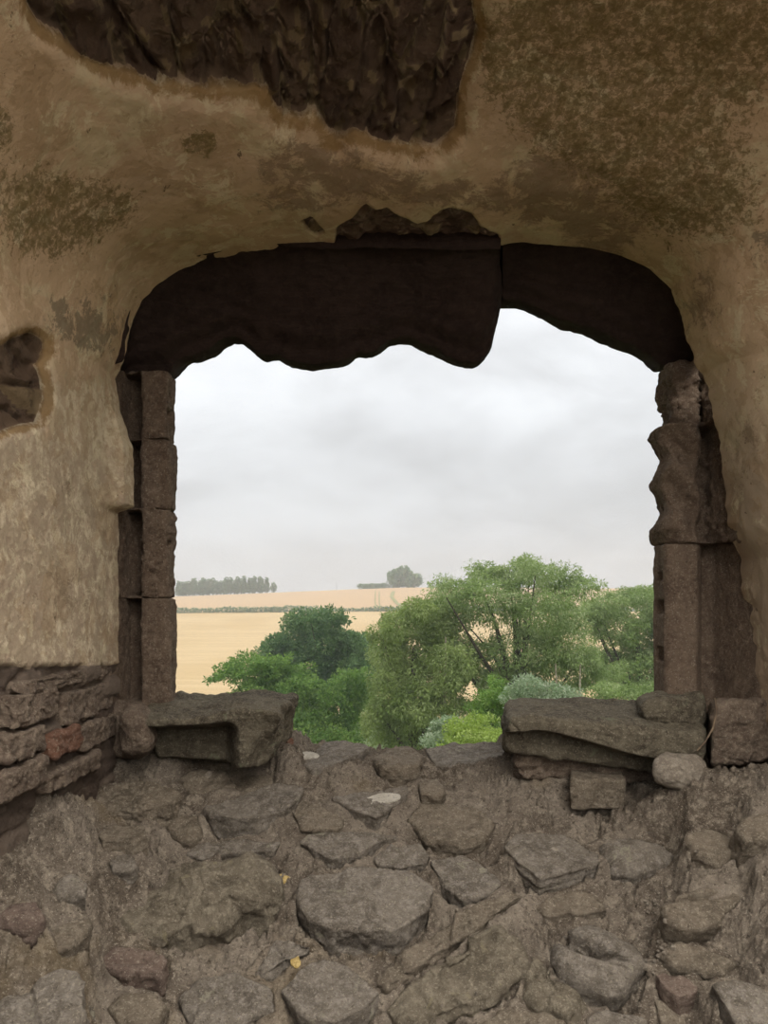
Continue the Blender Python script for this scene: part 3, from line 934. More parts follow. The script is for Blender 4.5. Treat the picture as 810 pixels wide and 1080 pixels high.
RP = lambda dx=0, ox=0: [(1.085 + ox, 2.2), (1.03 + ox * .5, 2.37), (1.00 + ox * .4, 2.39), (.972, 2.34), (.955, 2.315), (.868 + dx, 2.315), (.858 + dx, 2.33), (.858 + dx, 2.36), (.864 + dx, 2.364), (.855 + dx, 2.41), (.92, 2.5), (1.30, 2.5), (1.30, 2.19), (1.12 + ox, 2.19)]


def weather(X, nrm):
    # deeply weathered carved stone: bulges and hollows down the face
    z = X[..., 2]
    X = X.copy()
    w = sstep(1.02, .9, X[..., 0])
    X[..., 0] += w * (.012 * np.sin(z * 42 + 1) + .012 * fbm(X, .09, 3, 91))
    X[..., 1] += w * (.020 * np.sin(z * 38 + X[..., 0] * 30) + .012 * fbm(X, .07, 3, 92))
    return X


def broken(X, nrm):
    X = X.copy()
    w = sstep(1.05, .9, X[..., 0])
    X[..., 0] += w * (.010 + .022 * fbm(X, .10, 4, 95))
    X[..., 1] += w * (.015 + .025 * fbm(X, .08, 4, 96))
    return X


jamb('rough broken top stone of the right jamb, under the arch', 380, 447, RP(.022, -.10), (), 1, broken, 31, amp=(.012, .005))
jamb('bulging weathered middle stone of the right jamb', 447, 573, RP(.0, -.05), (), 1, weather, 32, amp=(.008, .004))
jamb('tall smooth lowest stone of the right jamb with a slotted edge', 573, 752, RP(0.0), [(2.362, 608, .012, .02), (2.362, 640, .02, .02), (2.362, 690, .02, .02)], 1, None, 33, amp=(.003, .0015))


# ------------------------------------------------------------------ lintel stones over the window
def lintel(label, top, bot, n, seed, ripple=.012):
    top = np.array(top, float); bot = np.array(bot, float)
    x0, x1 = top[0, 0], top[-1, 0]
    xs_ = np.linspace(x0, x1, n)
    zt = np.interp(xs_, top[:, 0], top[:, 1]); zb = np.interp(xs_, bot[:, 0], bot[:, 1])
    k = np.array([1, 2, 1]) / 4
    for _ in range(3):
        zt[1:-1] = np.convolve(zt, k, 'valid'); zb[1:-1] = np.convolve(zb, k, 'valid')
    rows = []
    S = 46
    for a in np.linspace(0, 1, S):                 # front/under face, from the plaster edge back and down to the outer lip
        Yv = 2.205 + .215 * a ** .8
        sag = np.sin(a * np.pi) * .02
        py_ = zt + (zb - zt) * (a ** 1.15)
        p = np.stack([(xs_ - CX) / F * Yv, np.full(n, Yv), (HY - py_) / F * Yv], 1)
        p[:, 2] += sag * .3
        # rolled moulding that follows the lower edge
        m_ = ripple * (np.exp(-((a - .80) / .06) ** 2) - .7 * np.exp(-((a - .90) / .035) ** 2) + .5 * np.exp(-((a - .66) / .05) ** 2))
        p[:, 1] -= m_
        rows.append(p)
    last = rows[-1]
    for a in np.linspace(.1, 1, 14):               # worn lip, then back
        p = last.copy()
        p[:, 1] = 2.42 + .13 * a
        p[:, 2] = last[:, 2] - .006 * np.sin(a * np.pi) + .03 * a ** 2
        # keep the silhouette: the soffit rises behind the lip
        rows.append(p)
    top_b = rows[-1].copy(); top_b[:, 2] = 1.35
    for a in np.linspace(.1, 1, 8):
        rows.append(rows[S + 13] * (1 - a) + top_b * a)
    top_f = rows[0].copy(); top_f[:, 2] = 1.35
    for a in np.linspace(.15, 1, 6):
        rows.append(top_b * (1 - a) + top_f * a)
    for a in np.linspace(.15, .95, 6):
        rows.append(top_f * (1 - a) + rows[0] * a)
    Gx = np.stack(rows, 1)
    Nn = vnormals(Gx)
    cc = Gx.mean((0, 1))
    if np.mean(np.sum(Nn * (Gx - cc), -1)) < 0:
        Nn = -Nn
    Gx = Gx + Nn * (.010 * fbm(Gx, .12, 3, seed) + .005 * fbm(Gx, .03, 3, seed + 1))[..., None]
    nu, nv = Gx.shape[:2]
    co = Gx.reshape(-1, 3)
    i = np.arange(nu - 1); j = np.arange(nv)
    I, J = np.meshgrid(i, j, indexing='ij'); J2 = (J + 1) % nv
    f = np.stack([I * nv + J, (I + 1) * nv + J, (I + 1) * nv + J2, I * nv + J2], -1).reshape(-1, 4)
    co = np.vstack([co, Gx[0].mean(0), Gx[-1].mean(0)])
    O = co.mean(0)
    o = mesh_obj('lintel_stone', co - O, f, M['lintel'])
    import bmesh
    bm = bmesh.new(); bm.from_mesh(o.data); bm.verts.ensure_lookup_table()
    for i0, c_ in ((0, nu * nv), ((nu - 1) * nv, nu * nv + 1)):
        for jj in range(nv):
            fc = bm.faces.new((bm.verts[i0 + jj], bm.verts[i0 + (jj + 1) % nv], bm.verts[c_]))
    bmesh.ops.recalc_face_normals(bm, faces=bm.faces)
    bm.to_mesh(o.data); bm.free()
    o.location = O
    return tag(o, label, 'stone')


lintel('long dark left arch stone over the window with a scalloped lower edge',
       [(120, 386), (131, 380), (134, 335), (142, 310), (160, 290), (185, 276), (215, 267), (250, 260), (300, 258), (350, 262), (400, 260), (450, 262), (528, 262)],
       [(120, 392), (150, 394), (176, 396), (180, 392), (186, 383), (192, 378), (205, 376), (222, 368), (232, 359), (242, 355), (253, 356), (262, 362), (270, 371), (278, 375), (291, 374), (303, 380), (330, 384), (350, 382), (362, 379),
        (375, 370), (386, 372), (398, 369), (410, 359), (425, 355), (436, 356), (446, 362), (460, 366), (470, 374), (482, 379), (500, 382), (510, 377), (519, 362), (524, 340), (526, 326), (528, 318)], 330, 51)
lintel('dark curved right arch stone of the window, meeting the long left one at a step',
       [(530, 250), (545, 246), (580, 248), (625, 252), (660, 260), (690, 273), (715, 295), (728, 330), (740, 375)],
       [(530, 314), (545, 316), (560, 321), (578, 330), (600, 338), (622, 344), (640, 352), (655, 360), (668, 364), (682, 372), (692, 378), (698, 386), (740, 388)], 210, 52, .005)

# ------------------------------------------------------------------ lower courses of the left wall
def wall_block(label, x0, x1, y0, y1, mat, seed, proud=.02):
    """a stone of the left wall: edges given where they show on the wall face x=-0.80"""
    X0 = -.805
    Ya, Yb = X0 * F / (x0 - CX), X0 * F / (x1 - CX)
    ztop = (HY - y0) / F * (Ya + Yb) / 2
    zbot = (HY - y1) / F * (Ya + Yb) / 2
    Ym, zm = (Ya + Yb) / 2, (ztop + zbot) / 2
    hw, hh_ = (Yb - Ya) / 2 - .004, (ztop - zbot) / 2 - .004
    ol = [(-hw, -hh_), (hw, -hh_), (hw, hh_), (-hw, hh_)]
    O = np.array([X0 - .08, Ym, zm])
    o = prism('wall_stone', ol, (O, (0, 1, 0), (0, 0, 1), (1, 0, 0)), 0, .08 + proud, M[mat], edge=.010, rnd=.010, seed=seed, amp=(.006, .004), sc=(.05, .02), step=.004)
    return tag(o, label, 'stone')


wall_block('small reddish brick-like stone low in the left wall', 46, 74, 768, 796, 'brickred', 61, .030)
wall_block('dark stone right of the reddish brick in the left wall, toward the corner', 76, 117, 758, 786, 'wallstone', 62, .022)
wall_block('large purplish stone under the plaster, beside the left jamb', 62, 116, 724, 757, 'wallstone', 63, .012)
wall_block('thin long stone just under the plaster edge of the left wall', 20, 112, 708, 723, 'wallstone', 64, .010)
wall_block('dark block at the left frame edge above the reddish brick', 8, 56, 728, 764, 'wallstone', 65, .016)
wall_block('squarish dark stone left of the reddish brick', 0, 42, 768, 800, 'wallstone', 66, .018)
wall_block('dark red-brown stone below the reddish brick at the left edge', -20, 36, 806, 838, 'wallstone', 67, .034)
wall_block('sloping low stone under the dark corner stone of the left wall', 40, 96, 802, 824, 'wallstone', 68, .030)

# ------------------------------------------------------------------ outside face of the wall round the opening
def frame_ring(name, x0, x1, z0, z1, X0, X1, Z0, Z1, ya, yb, mat):
    V = []
    for y in (ya, yb):
        V += [(x0, y, z0), (x1, y, z0), (x1, y, z1), (x0, y, z1), (X0, y, Z0), (X1, y, Z0), (X1, y, Z1), (X0, y, Z1)]
    Fq = []
    for i in range(4):
        j = (i + 1) % 4
        Fq += [(i, j, j + 4, i + 4), (i + 8, i + 12, j + 12, j + 8), (i, i + 8, j + 8, j), (i + 4, j + 4, j + 12, i + 12)]
    return mesh_obj(name, V, Fq, mat, smooth=False)


tag(frame_ring('wall_back', -.90, 1.10, -.75, 1.12, -4, 4, -9, 4, 2.5, 2.85, M['outer']), kind='structure')

# room behind the viewer: floor of the chamber
fg = np.stack(np.meshgrid(np.linspace(-4, 4, 60), np.linspace(-5, .9, 50), indexing='ij') + [np.zeros((60, 50))], -1)
fg[..., 2] = -1.55 + .02 * fbm(fg, .4, 3, 5)
ff = mesh_obj('floor_chamber', fg.reshape(-1, 3), grid_faces(60, 50), M['mortar'])
tag(ff, kind='structure')
V = np.array([[-1.6, .4, -1.6], [1.8, .4, -1.6], [1.8, .42, bed_z(0, .4)], [-1.6, .42, bed_z(0, .4)]])

# ------------------------------------------------------------------ small bits on the stones
def top_at(pxv, pyv):
    """drop a sight line on to whatever stone or mortar is built there"""
    dg = bpy.context.evaluated_depsgraph_get()
    d = P(pxv, pyv, 1.0); d = d / np.linalg.norm(d)
    hit, loc, nrm, idx, ob, mt = bpy.context.scene.ray_cast(dg, (0, 0, 0), tuple(d))
    return (np.array(loc), np.array(nrm)) if hit else (None, None)


bpy.context.view_layer.update()


def flake_obj(name, label, pxv, pyv, rx, ry, mat, cat, thick=.004, seed=0, group=None, wav=.15, rot=0.0):
    loc, nrm = top_at(pxv, pyv)
    if loc is None:
        return
    W = nrm + np.array([0, -.1, .4]); W /= np.linalg.norm(W)
    U = np.cross([0, 1, 0], W); U /= np.linalg.norm(U); Vv = np.cross(W, U)
    s = loc[1] / F
    a = np.linspace(0, 2 * np.pi, 28, endpoint=False)
    rr = 1 + wav * noise(np.stack([np.cos(a) * 1.5, np.sin(a) * 1.5, a * 0 + seed * 1.3], 1), 1, seed)
    kx = rx * s; ky = ry * s * 1.5
    q = np.stack([np.cos(a) * rr * kx, np.sin(a) * rr * ky], 1)
    c_, s_ = math.cos(rot), math.sin(rot)
    q = q @ np.array([[c_, s_], [-s_, c_]])
    o = prism(name, q, (loc - W * .004, U, Vv, W), 0, .004 + thick, M[mat], edge=thick * .6, rnd=.0005, step=min(kx, ky) / 5, amp=(.001, .0006), sc=(.01, .004), seed=seed)
    return tag(o, label, cat, group)


flake_obj('mortar_flake', 'oval white mortar flake on the triangular stone below the window edge', 402, 843, 21, 6, 'white', 'mortar', .003, 1)
flake_obj('quartz_chip', 'white stone chip at the left foot of the wedge-shaped window-edge slab', 326, 799, 11, 6, 'white', 'stone', .012, 2)
flake_obj('fallen_leaf', 'yellow dry leaf right of the big lumpy boulder', 299, 928, 7, 4, 'dryleaf', 'leaf', .002, 3, None, .5)
flake_obj('fallen_leaf', 'yellow dry leaf above the flat-topped block at the bottom', 313, 1016, 7, 5, 'dryleaf', 'leaf', .002, 4, None, .5)
flake_obj('amber_pebble', 'small orange-brown pebble beside the broken end of the left sill block', 305, 783, 4, 4, 'brickred', 'stone', .01, 5)
flake_obj('lichen_patch', 'pale lichen patch on the rounded grey stone right of the layered slab', 643, 888, 8, 3, 'pale', 'lichen', .0015, 6, None, .6)
flake_obj('mortar_flake', 'white fleck on the knobbly stone under the left sill block', 220, 817, 3, 4, 'pale', 'mortar', .003, 7)
flake_obj('mortar_flake', 'small white fleck on the layered flat slab right of centre', 585, 896, 4, 2, 'pale', 'mortar', .002, 8)
rnd = random.Random(4)
for i in range(46):
    if i < 24:
        x, y = rnd.gauss(690, 9), rnd.uniform(940, 1022)
        lab, grp = 'tiny pale mortar crumb in the gully right of the twin-lobed boulder', 'mortar crumbs in the right gully'
    else:
        x, y = rnd.uniform(30, 790), rnd.uniform(850, 1075)
        lab, grp = 'tiny pale stone crumb scattered over the rubble slope', 'stone crumbs scattered over the slope'
    r = rnd.uniform(.9, 2.4 if i < 24 else 1.8)
    flake_obj('crumb', lab, x, y, r, r * rnd.uniform(.5, .8), 'pale' if rnd.random() < .6 else 'slab', 'stone', rnd.uniform(.003, .007), 100 + i, grp, .5, rnd.uniform(0, 3))


def tube(name, pts, rad, mat, label=None, cat=None, parent=None, seg=8):
    p = resample(np.array(pts, float), max(8, len(pts) * 6), False, .0)
    rads = np.interp(np.linspace(0, 1, len(p)), np.linspace(0, 1, len(rad)), rad)
    tn = np.gradient(p, axis=0); tn /= np.linalg.norm(tn, axis=1, keepdims=True)
    a = np.cross(tn, [.3, .9, .2]); a /= np.linalg.norm(a, axis=1, keepdims=True)
    b = np.cross(tn, a)
    th = np.linspace(0, 2 * np.pi, seg, endpoint=False)
    G_ = p[None] + (np.cos(th)[:, None, None] * a[None] + np.sin(th)[:, None, None] * b[None]) * rads[None, :, None]
    o = mesh_obj(name, G_.reshape(-1, 3), grid_faces(seg, len(p), True), mat, parent)
    return tag(o, label, cat)


tube('dead_twig', [P(754, 737, 2.17), P(756, 750, 2.15), P(752, 768, 2.14), P(744, 782, 2.12), P(735, 792, 2.1)], [.004, .003, .002], M['root'], 'thin dead plant stem hanging at the foot of the right jamb', 'stem')

# ------------------------------------------------------------------ countryside
def terr_z(X, Yv):
    pts = [(3, -12), (20, -12), (60, -13.5), (100, -15.5), (150, -16.6), (200, -12.6), (300, -2.0), (420, 9.8), (450, 10.8), (520, 6), (700, -10)]
    z = np.interp(Yv, [p[0] for p in pts], [p[1] for p in pts])
    z = z + np.clip(X, -300, 12) * .034 * sstep(290, 430, Yv)
    return z + .35 * np.sin(X * .021 + 1) * sstep(100, 300, Yv)


tx = np.linspace(-420, 420, 240)
ty = np.r_[np.linspace(3.2, 100, 60), np.linspace(102, 460, 260), np.linspace(465, 700, 30)]
TX, TY = np.meshgrid(tx, ty, indexing='ij')
TZ = terr_z(TX, TY)
k = np.array([1, 4, 6, 4, 1]) / 16
for _ in range(4):
    TZ[:, 2:-2] = sum(k[i] * TZ[:, i:TZ.shape[1] - 4 + i] for i in range(5))
TG = np.stack([TX, TY, TZ], -1)
TG[..., 2] += .12 * fbm(TG, 6, 3, 3)


def hedge_line(X):
    return 300 + .02 * X


upper = sstep(-1, 1, TY - hedge_line(TX))
grass = sstep(115, 100, TY)
fo = mesh_obj('ground', TG.reshape(-1, 3), grid_faces(len(tx), len(ty)), M['field'], attrs={'upper': upper.ravel(), 'grass': grass.ravel()})
tag(fo, kind='structure')


def terr_hit(pxv, pyv):
    Yv = np.arange(105, 480, .25)
    X = (pxv - CX) / F * Yv; Z = (HY - pyv) / F * Yv
    tz = np.interp(Yv, ty, TZ[np.argmin(np.abs(tx - X[len(X) // 2]))])
    h = np.where(tz >= Z)[0]
    i = h[0] if len(h) else len(Yv) - 1
    return np.array([X[i], Yv[i], tz[i]])


def strip(label, pl, w):
    P3 = np.array([terr_hit(x, y) for x, y in pl])
    p = resample(P3, 60, False)
    V = []
    for q_ in p:
        for s in (-1, 0, 1):
            x = q_[0] + s * w / 2
            i = np.clip(np.searchsorted(tx, x), 1, len(tx) - 1)
            z = np.interp(q_[1], ty, TZ[i]) * .5 + np.interp(q_[1], ty, TZ[i - 1]) * .5
            V.append((x, q_[1], z + .22 + (.05 if s == 0 else 0)))
    return tag(mesh_obj('field_track', V, grid_faces(len(p), 3), M['track']), label, 'track')


strip('left tramline of the pair crossing the upper field', [(397, 643), (395.5, 635), (396, 624)], .5)
strip('right tramline of the pair crossing the upper field', [(401, 643), (400, 635), (400, 624)], .5)
strip('broad greenish track curving up the upper field to the skyline trees', [(425, 641), (418, 636), (413, 630), (415, 624)], 1.8)


def leaves(name, blobs, n, size, mat, parent=None, droop=0.0, seed=0, asp=.45, jit=.35):
    """foliage: small pointed leaves set over and inside a set of leafy boughs.  blobs: (x, y, z, rx, ry, rz)"""
    rg = np.random.default_rng(seed)
    B = np.array(blobs, float)
    vol = (B[:, 3] * B[:, 5] + B[:, 4] * B[:, 5])
    pick = rg.choice(len(B), n, p=vol / vol.sum())
    d = rg.normal(size=(n, 3)); d /= np.linalg.norm(d, axis=1, keepdims=True)
    r = 1 - np.abs(rg.normal(size=n)) * jit * .5
    r = np.clip(r, .1, 1.08)
    b = B[pick]
    pos = b[:, :3] + d * b[:, 3:6] * r[:, None]
    # break the surface into twigs: pull the leaves toward noise ridges and drop some
    s0 = float(np.percentile(B[:, 3], 85))
    nz = fbm(pos, s0 * .75, 3, seed)
    pos += d * (nz * s0 * .55)[:, None]
    nz2 = noise(pos, s0 * .4, seed + 3)
    keep = (nz2 > -.42) | (rg.uniform(size=n) < .2)
    pos, d, pick = pos[keep], d[keep], pick[keep]
    n = len(pos)
    ax = rg.normal(size=(n, 3)) * .7 + d * .9
    ax[:, 2] -= droop * 1.6
    ax /= np.linalg.norm(ax, axis=1, keepdims=True)
    nn = rg.normal(size=(n, 3)) * .8 + d * .5 + [0, 0, .5]
    sd = np.cross(ax, nn); sd /= np.linalg.norm(sd, axis=1, keepdims=True) + 1e-9
    L_ = size * rg.uniform(.6, 1.4, n)[:, None]
    w = L_ * asp
    V = np.stack([pos, pos + ax * L_ * .45 + sd * w * .5, pos + ax * L_, pos + ax * L_ * .45 - sd * w * .5], 1).reshape(-1, 3)
    tone = np.repeat(np.clip(rg.uniform(-.3, .7, n) + .5 * noise(pos, s0 * 1.2, seed + 8), 0, 1) ** 1.3, 4)
    O = B[:, :3].mean(0) if parent is None else np.zeros(3)
    o = mesh_obj(name, V, np.arange(n * 4).reshape(-1, 4), mat, parent, smooth=False, attrs={'tone': tone})
    return o


def crown(pxb, Yc, depth, extra=2, seed=0):
    """image-measured boughs (px, py, rx, ry) spread through the depth of a real crown"""
    rg = np.random.default_rng(seed)
    out = []
    for (x, y, rx, ry) in pxb:
        for k_ in range(extra):
            dy = rg.uniform(-1, 1) * depth
            Yv = Yc + dy
            c = P(x + rg.normal() * rx * .15, y + rg.normal() * ry * .15, Yv)
            s = Yv / F
            out.append((c[0], c[1], c[2], rx * s, max(rx * s, depth * .5), ry * s))
    subs = []
    for b in out:                                   # each bough carries smaller leafy sprays
        subs.append((b[0], b[1], b[2], b[3] * .8, b[4] * .8, b[5] * .8))
        for q_ in range(7):
            d = rg.normal(size=3); d /= np.linalg.norm(d)
            d[2] = d[2] * .8 + .15
            f = rg.uniform(.30, .52)
            subs.append((b[0] + d[0] * b[3] * .85, b[1] + d[1] * b[4] * .85, b[2] + d[2] * b[5] * .85, b[3] * f, b[4] * f, b[5] * f * .8))
    return subs


def tree(name, label, pxb, Yc, depth, n, size, mat, trunk, cat='tree', droop=0, seed=0, bark='bark', extra=2, group=None, limbs=9, asp=.45):
    base_ = np.array([(trunk[0] - CX) / F * Yc, Yc, 0]); base_[2] = float(np.interp(Yc, ty, TZ[len(tx) // 2])) - .1
    root = bpy.data.objects.new(name, None); C.objects.link(root)
    root.location = base_
    tag(root, label, cat, group)
    bl = crown(pxb, Yc, depth, extra, seed)
    blr = [(b[0] - base_[0], b[1] - base_[1], b[2] - base_[2]) + b[3:] for b in bl]
    leaves('foliage', blr, n, size, mat, root, droop, seed, asp)
    top = np.array([b[:3] for b in blr])
    h = top[:, 2].max()
    c = top.mean(0)
    r0 = max(.05, h * .022)
    mid = np.array([c[0] * .5, c[1] * .5, h * .45])
    tk = tube('trunk', [(0, 0, 0), mid * .5, mid, (c[0], c[1], h * .8)], [r0 * 1.3, r0, r0 * .8, r0 * .25], M[bark], parent=root)
    rg = random.Random(seed)
    for b in rg.sample(list(top), min(limbs, len(top))):
        s = mid * rg.uniform(.6, 1.0)
        e = b * [.9, .9, .97]
        tube('branch', [s, (s + e) / 2 + [0, 0, .06 * h * rg.uniform(-1, 1)], e], [r0 * .5, r0 * .3, r0 * .08], M[bark], parent=tk, seg=6)
    return root


tree('oak_tree', 'dark green round-topped tree rising behind the left spreading tree, against the field',
     [(320, 660, 20, 14), (345, 652, 22, 10), (300, 682, 20, 14), (285, 690, 12, 16), (350, 680, 34, 20), (375, 685, 20, 18), (388, 665 + 20, 12, 12), (330, 705, 40, 22), (360, 720, 40, 30), (310, 730, 34, 20), (380, 705, 14, 14)],
     70, 4.5, 80000, .30, M['leaf_oak'], (345,), seed=1)
tree('broadleaf_tree', 'mid-green low spreading tree at the left, its leafy arm reaching over the stubble',
     [(240, 709, 15, 8), (258, 702, 20, 12), (285, 712, 26, 16), (228, 715, 7, 3), (310, 722, 26, 18), (270, 732, 30, 16), (325, 745, 34, 24), (355, 752, 30, 34), (300, 765, 40, 24), (260, 760, 40, 24), (350, 790, 40, 20), (295, 700, 12, 10), (375, 735, 20, 26)],
     52, 3.0, 85000, .21, M['leaf_mid'], (320,), seed=2)
tree('willow_tree', 'leftmost pale green feathery willow, in front of the dark round tree',
     [(420, 660, 16, 18), (440, 645, 20, 16), (408, 690, 22, 26), (440, 690, 30, 34), (460, 660, 22, 24), (412, 735, 24, 34), (445, 740, 30, 34), (430, 775, 36, 20), (475, 700, 24, 30), (400, 765, 14, 24), (470, 740, 22, 30)],
     44, 2.4, 95000, .19, M['leaf_olive'], (435,), droop=.55, seed=3, asp=.34, bark='bark')
tree('willow_tree', 'tallest feathery willow at the centre right, its crown above the skyline',
     [(480, 622, 26, 16), (508, 608, 20, 14), (540, 610, 22, 16), (565, 606, 24, 16), (556, 596, 14, 8), (590, 612, 24, 14), (612, 622, 18, 14), (520, 640, 40, 30), (575, 645, 44, 30), (478, 655, 26, 28), (540, 685, 50, 30), (600, 680, 34, 30),
      (495, 690, 24, 24), (560, 712, 40, 16), (520, 720, 20, 18), (618, 700, 22, 18), (470, 638, 16, 12), (455, 640, 14, 12), (600, 722, 26, 12), (640, 712, 20, 14), (575, 735, 30, 10), (500, 742, 26, 16)],
     47, 3.2, 99000, .19, M['leaf_willow'], (550,), droop=.55, seed=4, asp=.34, limbs=14, bark='bark')
tree('willow_tree', 'right-hand willow partly hidden by the right jamb',
     [(640, 640, 22, 16), (664, 628, 20, 10), (690, 640, 24, 20), (650, 665, 28, 24), (685, 680, 34, 34), (720, 660, 34, 34), (645, 700, 22, 18), (680, 715, 34, 22), (650, 722, 26, 14), (625, 645, 12, 12), (720, 710, 30, 30)],
     54, 3.4, 90000, .21, M['leaf_willow'], (680,), droop=.5, seed=5, asp=.34, bark='bark')
tree('shrub', 'bright yellow-green bush just beyond the window edge', [(500, 766, 18, 10), (485, 775, 16, 12), (515, 778, 18, 14), (500, 790, 30, 12), (478, 768, 8, 8)],
     26, .8, 9000, .10, M['leaf_yellow'], (500,), 'bush', seed=6, limbs=5)
tree('shrub', 'green leafy young tree behind the yellow-green bush', [(522, 722, 10, 10), (515, 736, 14, 12), (530, 740, 14, 12), (520, 752, 20, 12), (540, 756, 14, 10), (508, 752, 10, 10), (520, 775, 26, 14)],
     32, .9, 12000, .12, M['leaf_mid'], (520,), 'bush', seed=7, limbs=5)
tree('shrub', 'silvery white-green shrub behind the right sill block', [(560, 722, 18, 8), (580, 728, 20, 10), (548, 730, 14, 9), (570, 742, 34, 12), (600, 735, 16, 9), (612, 745, 14, 9)],
     30, .9, 11000, .11, M['leaf_white'], (575,), 'bush', seed=8, limbs=5)
tree('shrub', 'silvery grasslike shrub left of the yellow-green bush', [(462, 770, 10, 10), (472, 762, 10, 8), (455, 780, 12, 10), (468, 785, 18, 10)],
     27, .7, 6000, .10, M['leaf_white'], (464,), 'bush', seed=9, limbs=4)
tree('shrub', 'green scrubby bush at the foot of the right-hand willow', [(640, 728, 18, 9), (665, 735, 20, 12), (690, 738, 20, 14), (630, 742, 16, 9)],
     36, 1.2, 9000, .13, M['leaf_willow'], (665,), 'bush', seed=10, limbs=4)
# pale dead stems showing through the willow
for i, (x, y0_, y1_, lx) in enumerate([(463, 672, 715, 470), (590, 700, 735, 586), (606, 700, 735, 612)]):
    b_ = P(x, y1_ + 12, 43.0); t_ = P(lx, y0_, 43.0); b_[2] = float(np.interp(43, ty, TZ[len(tx) // 2]))
    tube('dead_tree', [b_, (b_ + t_) / 2 + [.1, 0, 0], t_], [.14, .10, .04], M['bark_pale'],
         ['bleached bare trunk between the two left willows', 'left bleached bare trunk under the tallest willow', 'right bleached bare trunk under the tallest willow'][i], 'trunk')

# distant skyline trees: one of each kind, copied
def far_tree(name, label, group, w, h, n, mat, conic, seed):
    root = bpy.data.objects.new(name, None); C.objects.link(root)
    tag(root, label, 'tree', group)
    if conic:
        bl = [(0, 0, h * (.25 + .13 * i), w * .5 * (1 - i * .12), w * .5 * (1 - i * .12), h * .14) for i in range(6)]
    else:
        bl = [(0, 0, h * .6, w * .4, w * .4, h * .35), (w * .25, 0, h * .5, w * .28, w * .3, h * .25), (-w * .25, 0, h * .52, w * .28, w * .3, h * .27), (0, 0, h * .3, w * .45, w * .4, h * .3)]
    leaves('foliage', bl, n, max(w, h) * .09, mat, root, 0, seed, .8, .6)
    tube('trunk', [(0, 0, -1), (0, 0, h * .7)], [h * .03, h * .01], M['bark'], parent=root, seg=6)
    return root


def clone(root):
    c_ = root.copy(); C.objects.link(c_)
    for ch in root.children:
        d_ = ch.copy(); C.objects.link(d_); d_.parent = c_
    return c_


def skyline(pxv, Yv=440):
    X = (pxv - CX) / F * Yv
    return np.array([X, Yv, np.interp(Yv, ty, TZ[np.clip(np.searchsorted(tx, X), 0, len(tx) - 1)])])


pine = far_tree('conifer_tree', 'small grey-green conifer in the even row on the left skyline', 'conifers of the left skyline row', 3.4, 8.6, 1500, M['leaf_far'], True, 31)
rr_ = random.Random(5)
first = True
for i in range(26):
    c_ = pine if first else clone(pine); first = False
    c_.location = skyline(188 + i * 3.7 + rr_.uniform(-1, 1), 438 + rr_.uniform(-3, 6))
    s = rr_.uniform(.9, 1.15); c_.scale = (s * rr_.uniform(.9, 1.3), s, s * (1.0 if i > 2 else .9)); c_.rotation_euler.z = rr_.uniform(0, 6)
lone = far_tree('distant_tree', 'lone tiny tree just right of the conifer row on the skyline', None, 3.2, 6.0, 900, M['leaf_far'], False, 33)
lone.location = skyline(288.5)
for x, w, h, lb in ((426, 17, 11.5, 'largest round tree on the skyline above the upper field'), (416, 7, 7, 'small round tree touching the largest skyline tree on its left'),
                    (438, 8, 9, 'round tree touching the largest skyline tree on its right')):
    tr = far_tree('distant_tree', lb, None, w, h, 5000 if w > 10 else 1800, M['leaf_far'], False, 40 + x)
    tr.location = skyline(x)
b0 = far_tree('skyline_bush', 'low skyline bush in the short row left of the largest round tree', 'low bushes on the right skyline', 6, 3.4, 900, M['leaf_far'], False, 35)
for i, x in enumerate((382, 388, 394, 400, 406)):
    c_ = b0 if i == 0 else clone(b0)
    c_.location = skyline(x); c_.scale = (1, 1, rr_.uniform(.8, 1.2))
pole = skyline(355)
tube('telegraph_post', [pole - [0, 0, .5], pole + [0, 0, 4.2]], [.14, .1], M['post'], 'thin post on the skyline between the lone tiny tree and the low bushes', 'post')
# hedges
hb = []
for x in np.arange(-125, 130, 1.3):
    y = hedge_line(x)
    hh_ = 1.5 + .5 * noise(np.array([x * .1, 0, 0]), 1, 4)
    hb.append((x, y, np.interp(y, ty, TZ[np.clip(np.searchsorted(tx, x), 0, len(tx) - 1)]) + hh_ * .45, 1.2, 1.0, hh_ * .7))
hg = leaves('hedge', hb, 26000, .5, M['leaf_far'], None, 0, 50, .8, .6)
tag(hg, 'long thin dark hedge dividing the lower field from the upper field', 'hedge')
bs = far_tree('field_bush', 'small dark bush in the lower field right of the round-topped tree', None, 5, 3.2, 1500, M['leaf_far'], False, 36)
bs.location = terr_hit(385, 678); bs.scale = (1.0, 1, .8)

# ------------------------------------------------------------------ haze over the valley (air between the castle and the hill)
vm = bpy.data.materials.new('valley_haze'); vm.use_nodes = True
nt = vm.node_tree; nt.nodes.clear()
vo = nt.nodes.new('ShaderNodeVolumeScatter'); vo.inputs['Density'].default_value = .0009; vo.inputs['Color'].default_value = (.95, .97, 1, 1)
nt.links.new(vo.outputs[0], nt.nodes.new('ShaderNodeOutputMaterial').inputs['Volume'])
bx = np.array([(x, y, z) for x in (-400, 400) for y in (12, 690) for z in (-40, 45)], float)
hz = mesh_obj('haze', bx, [(0, 1, 3, 2), (4, 6, 7, 5), (0, 4, 5, 1), (2, 3, 7, 6), (0, 2, 6, 4), (1, 5, 7, 3)], vm, smooth=False)
tag(hz, 'thin pale haze over the fields and distant hill', 'haze', kind='stuff')

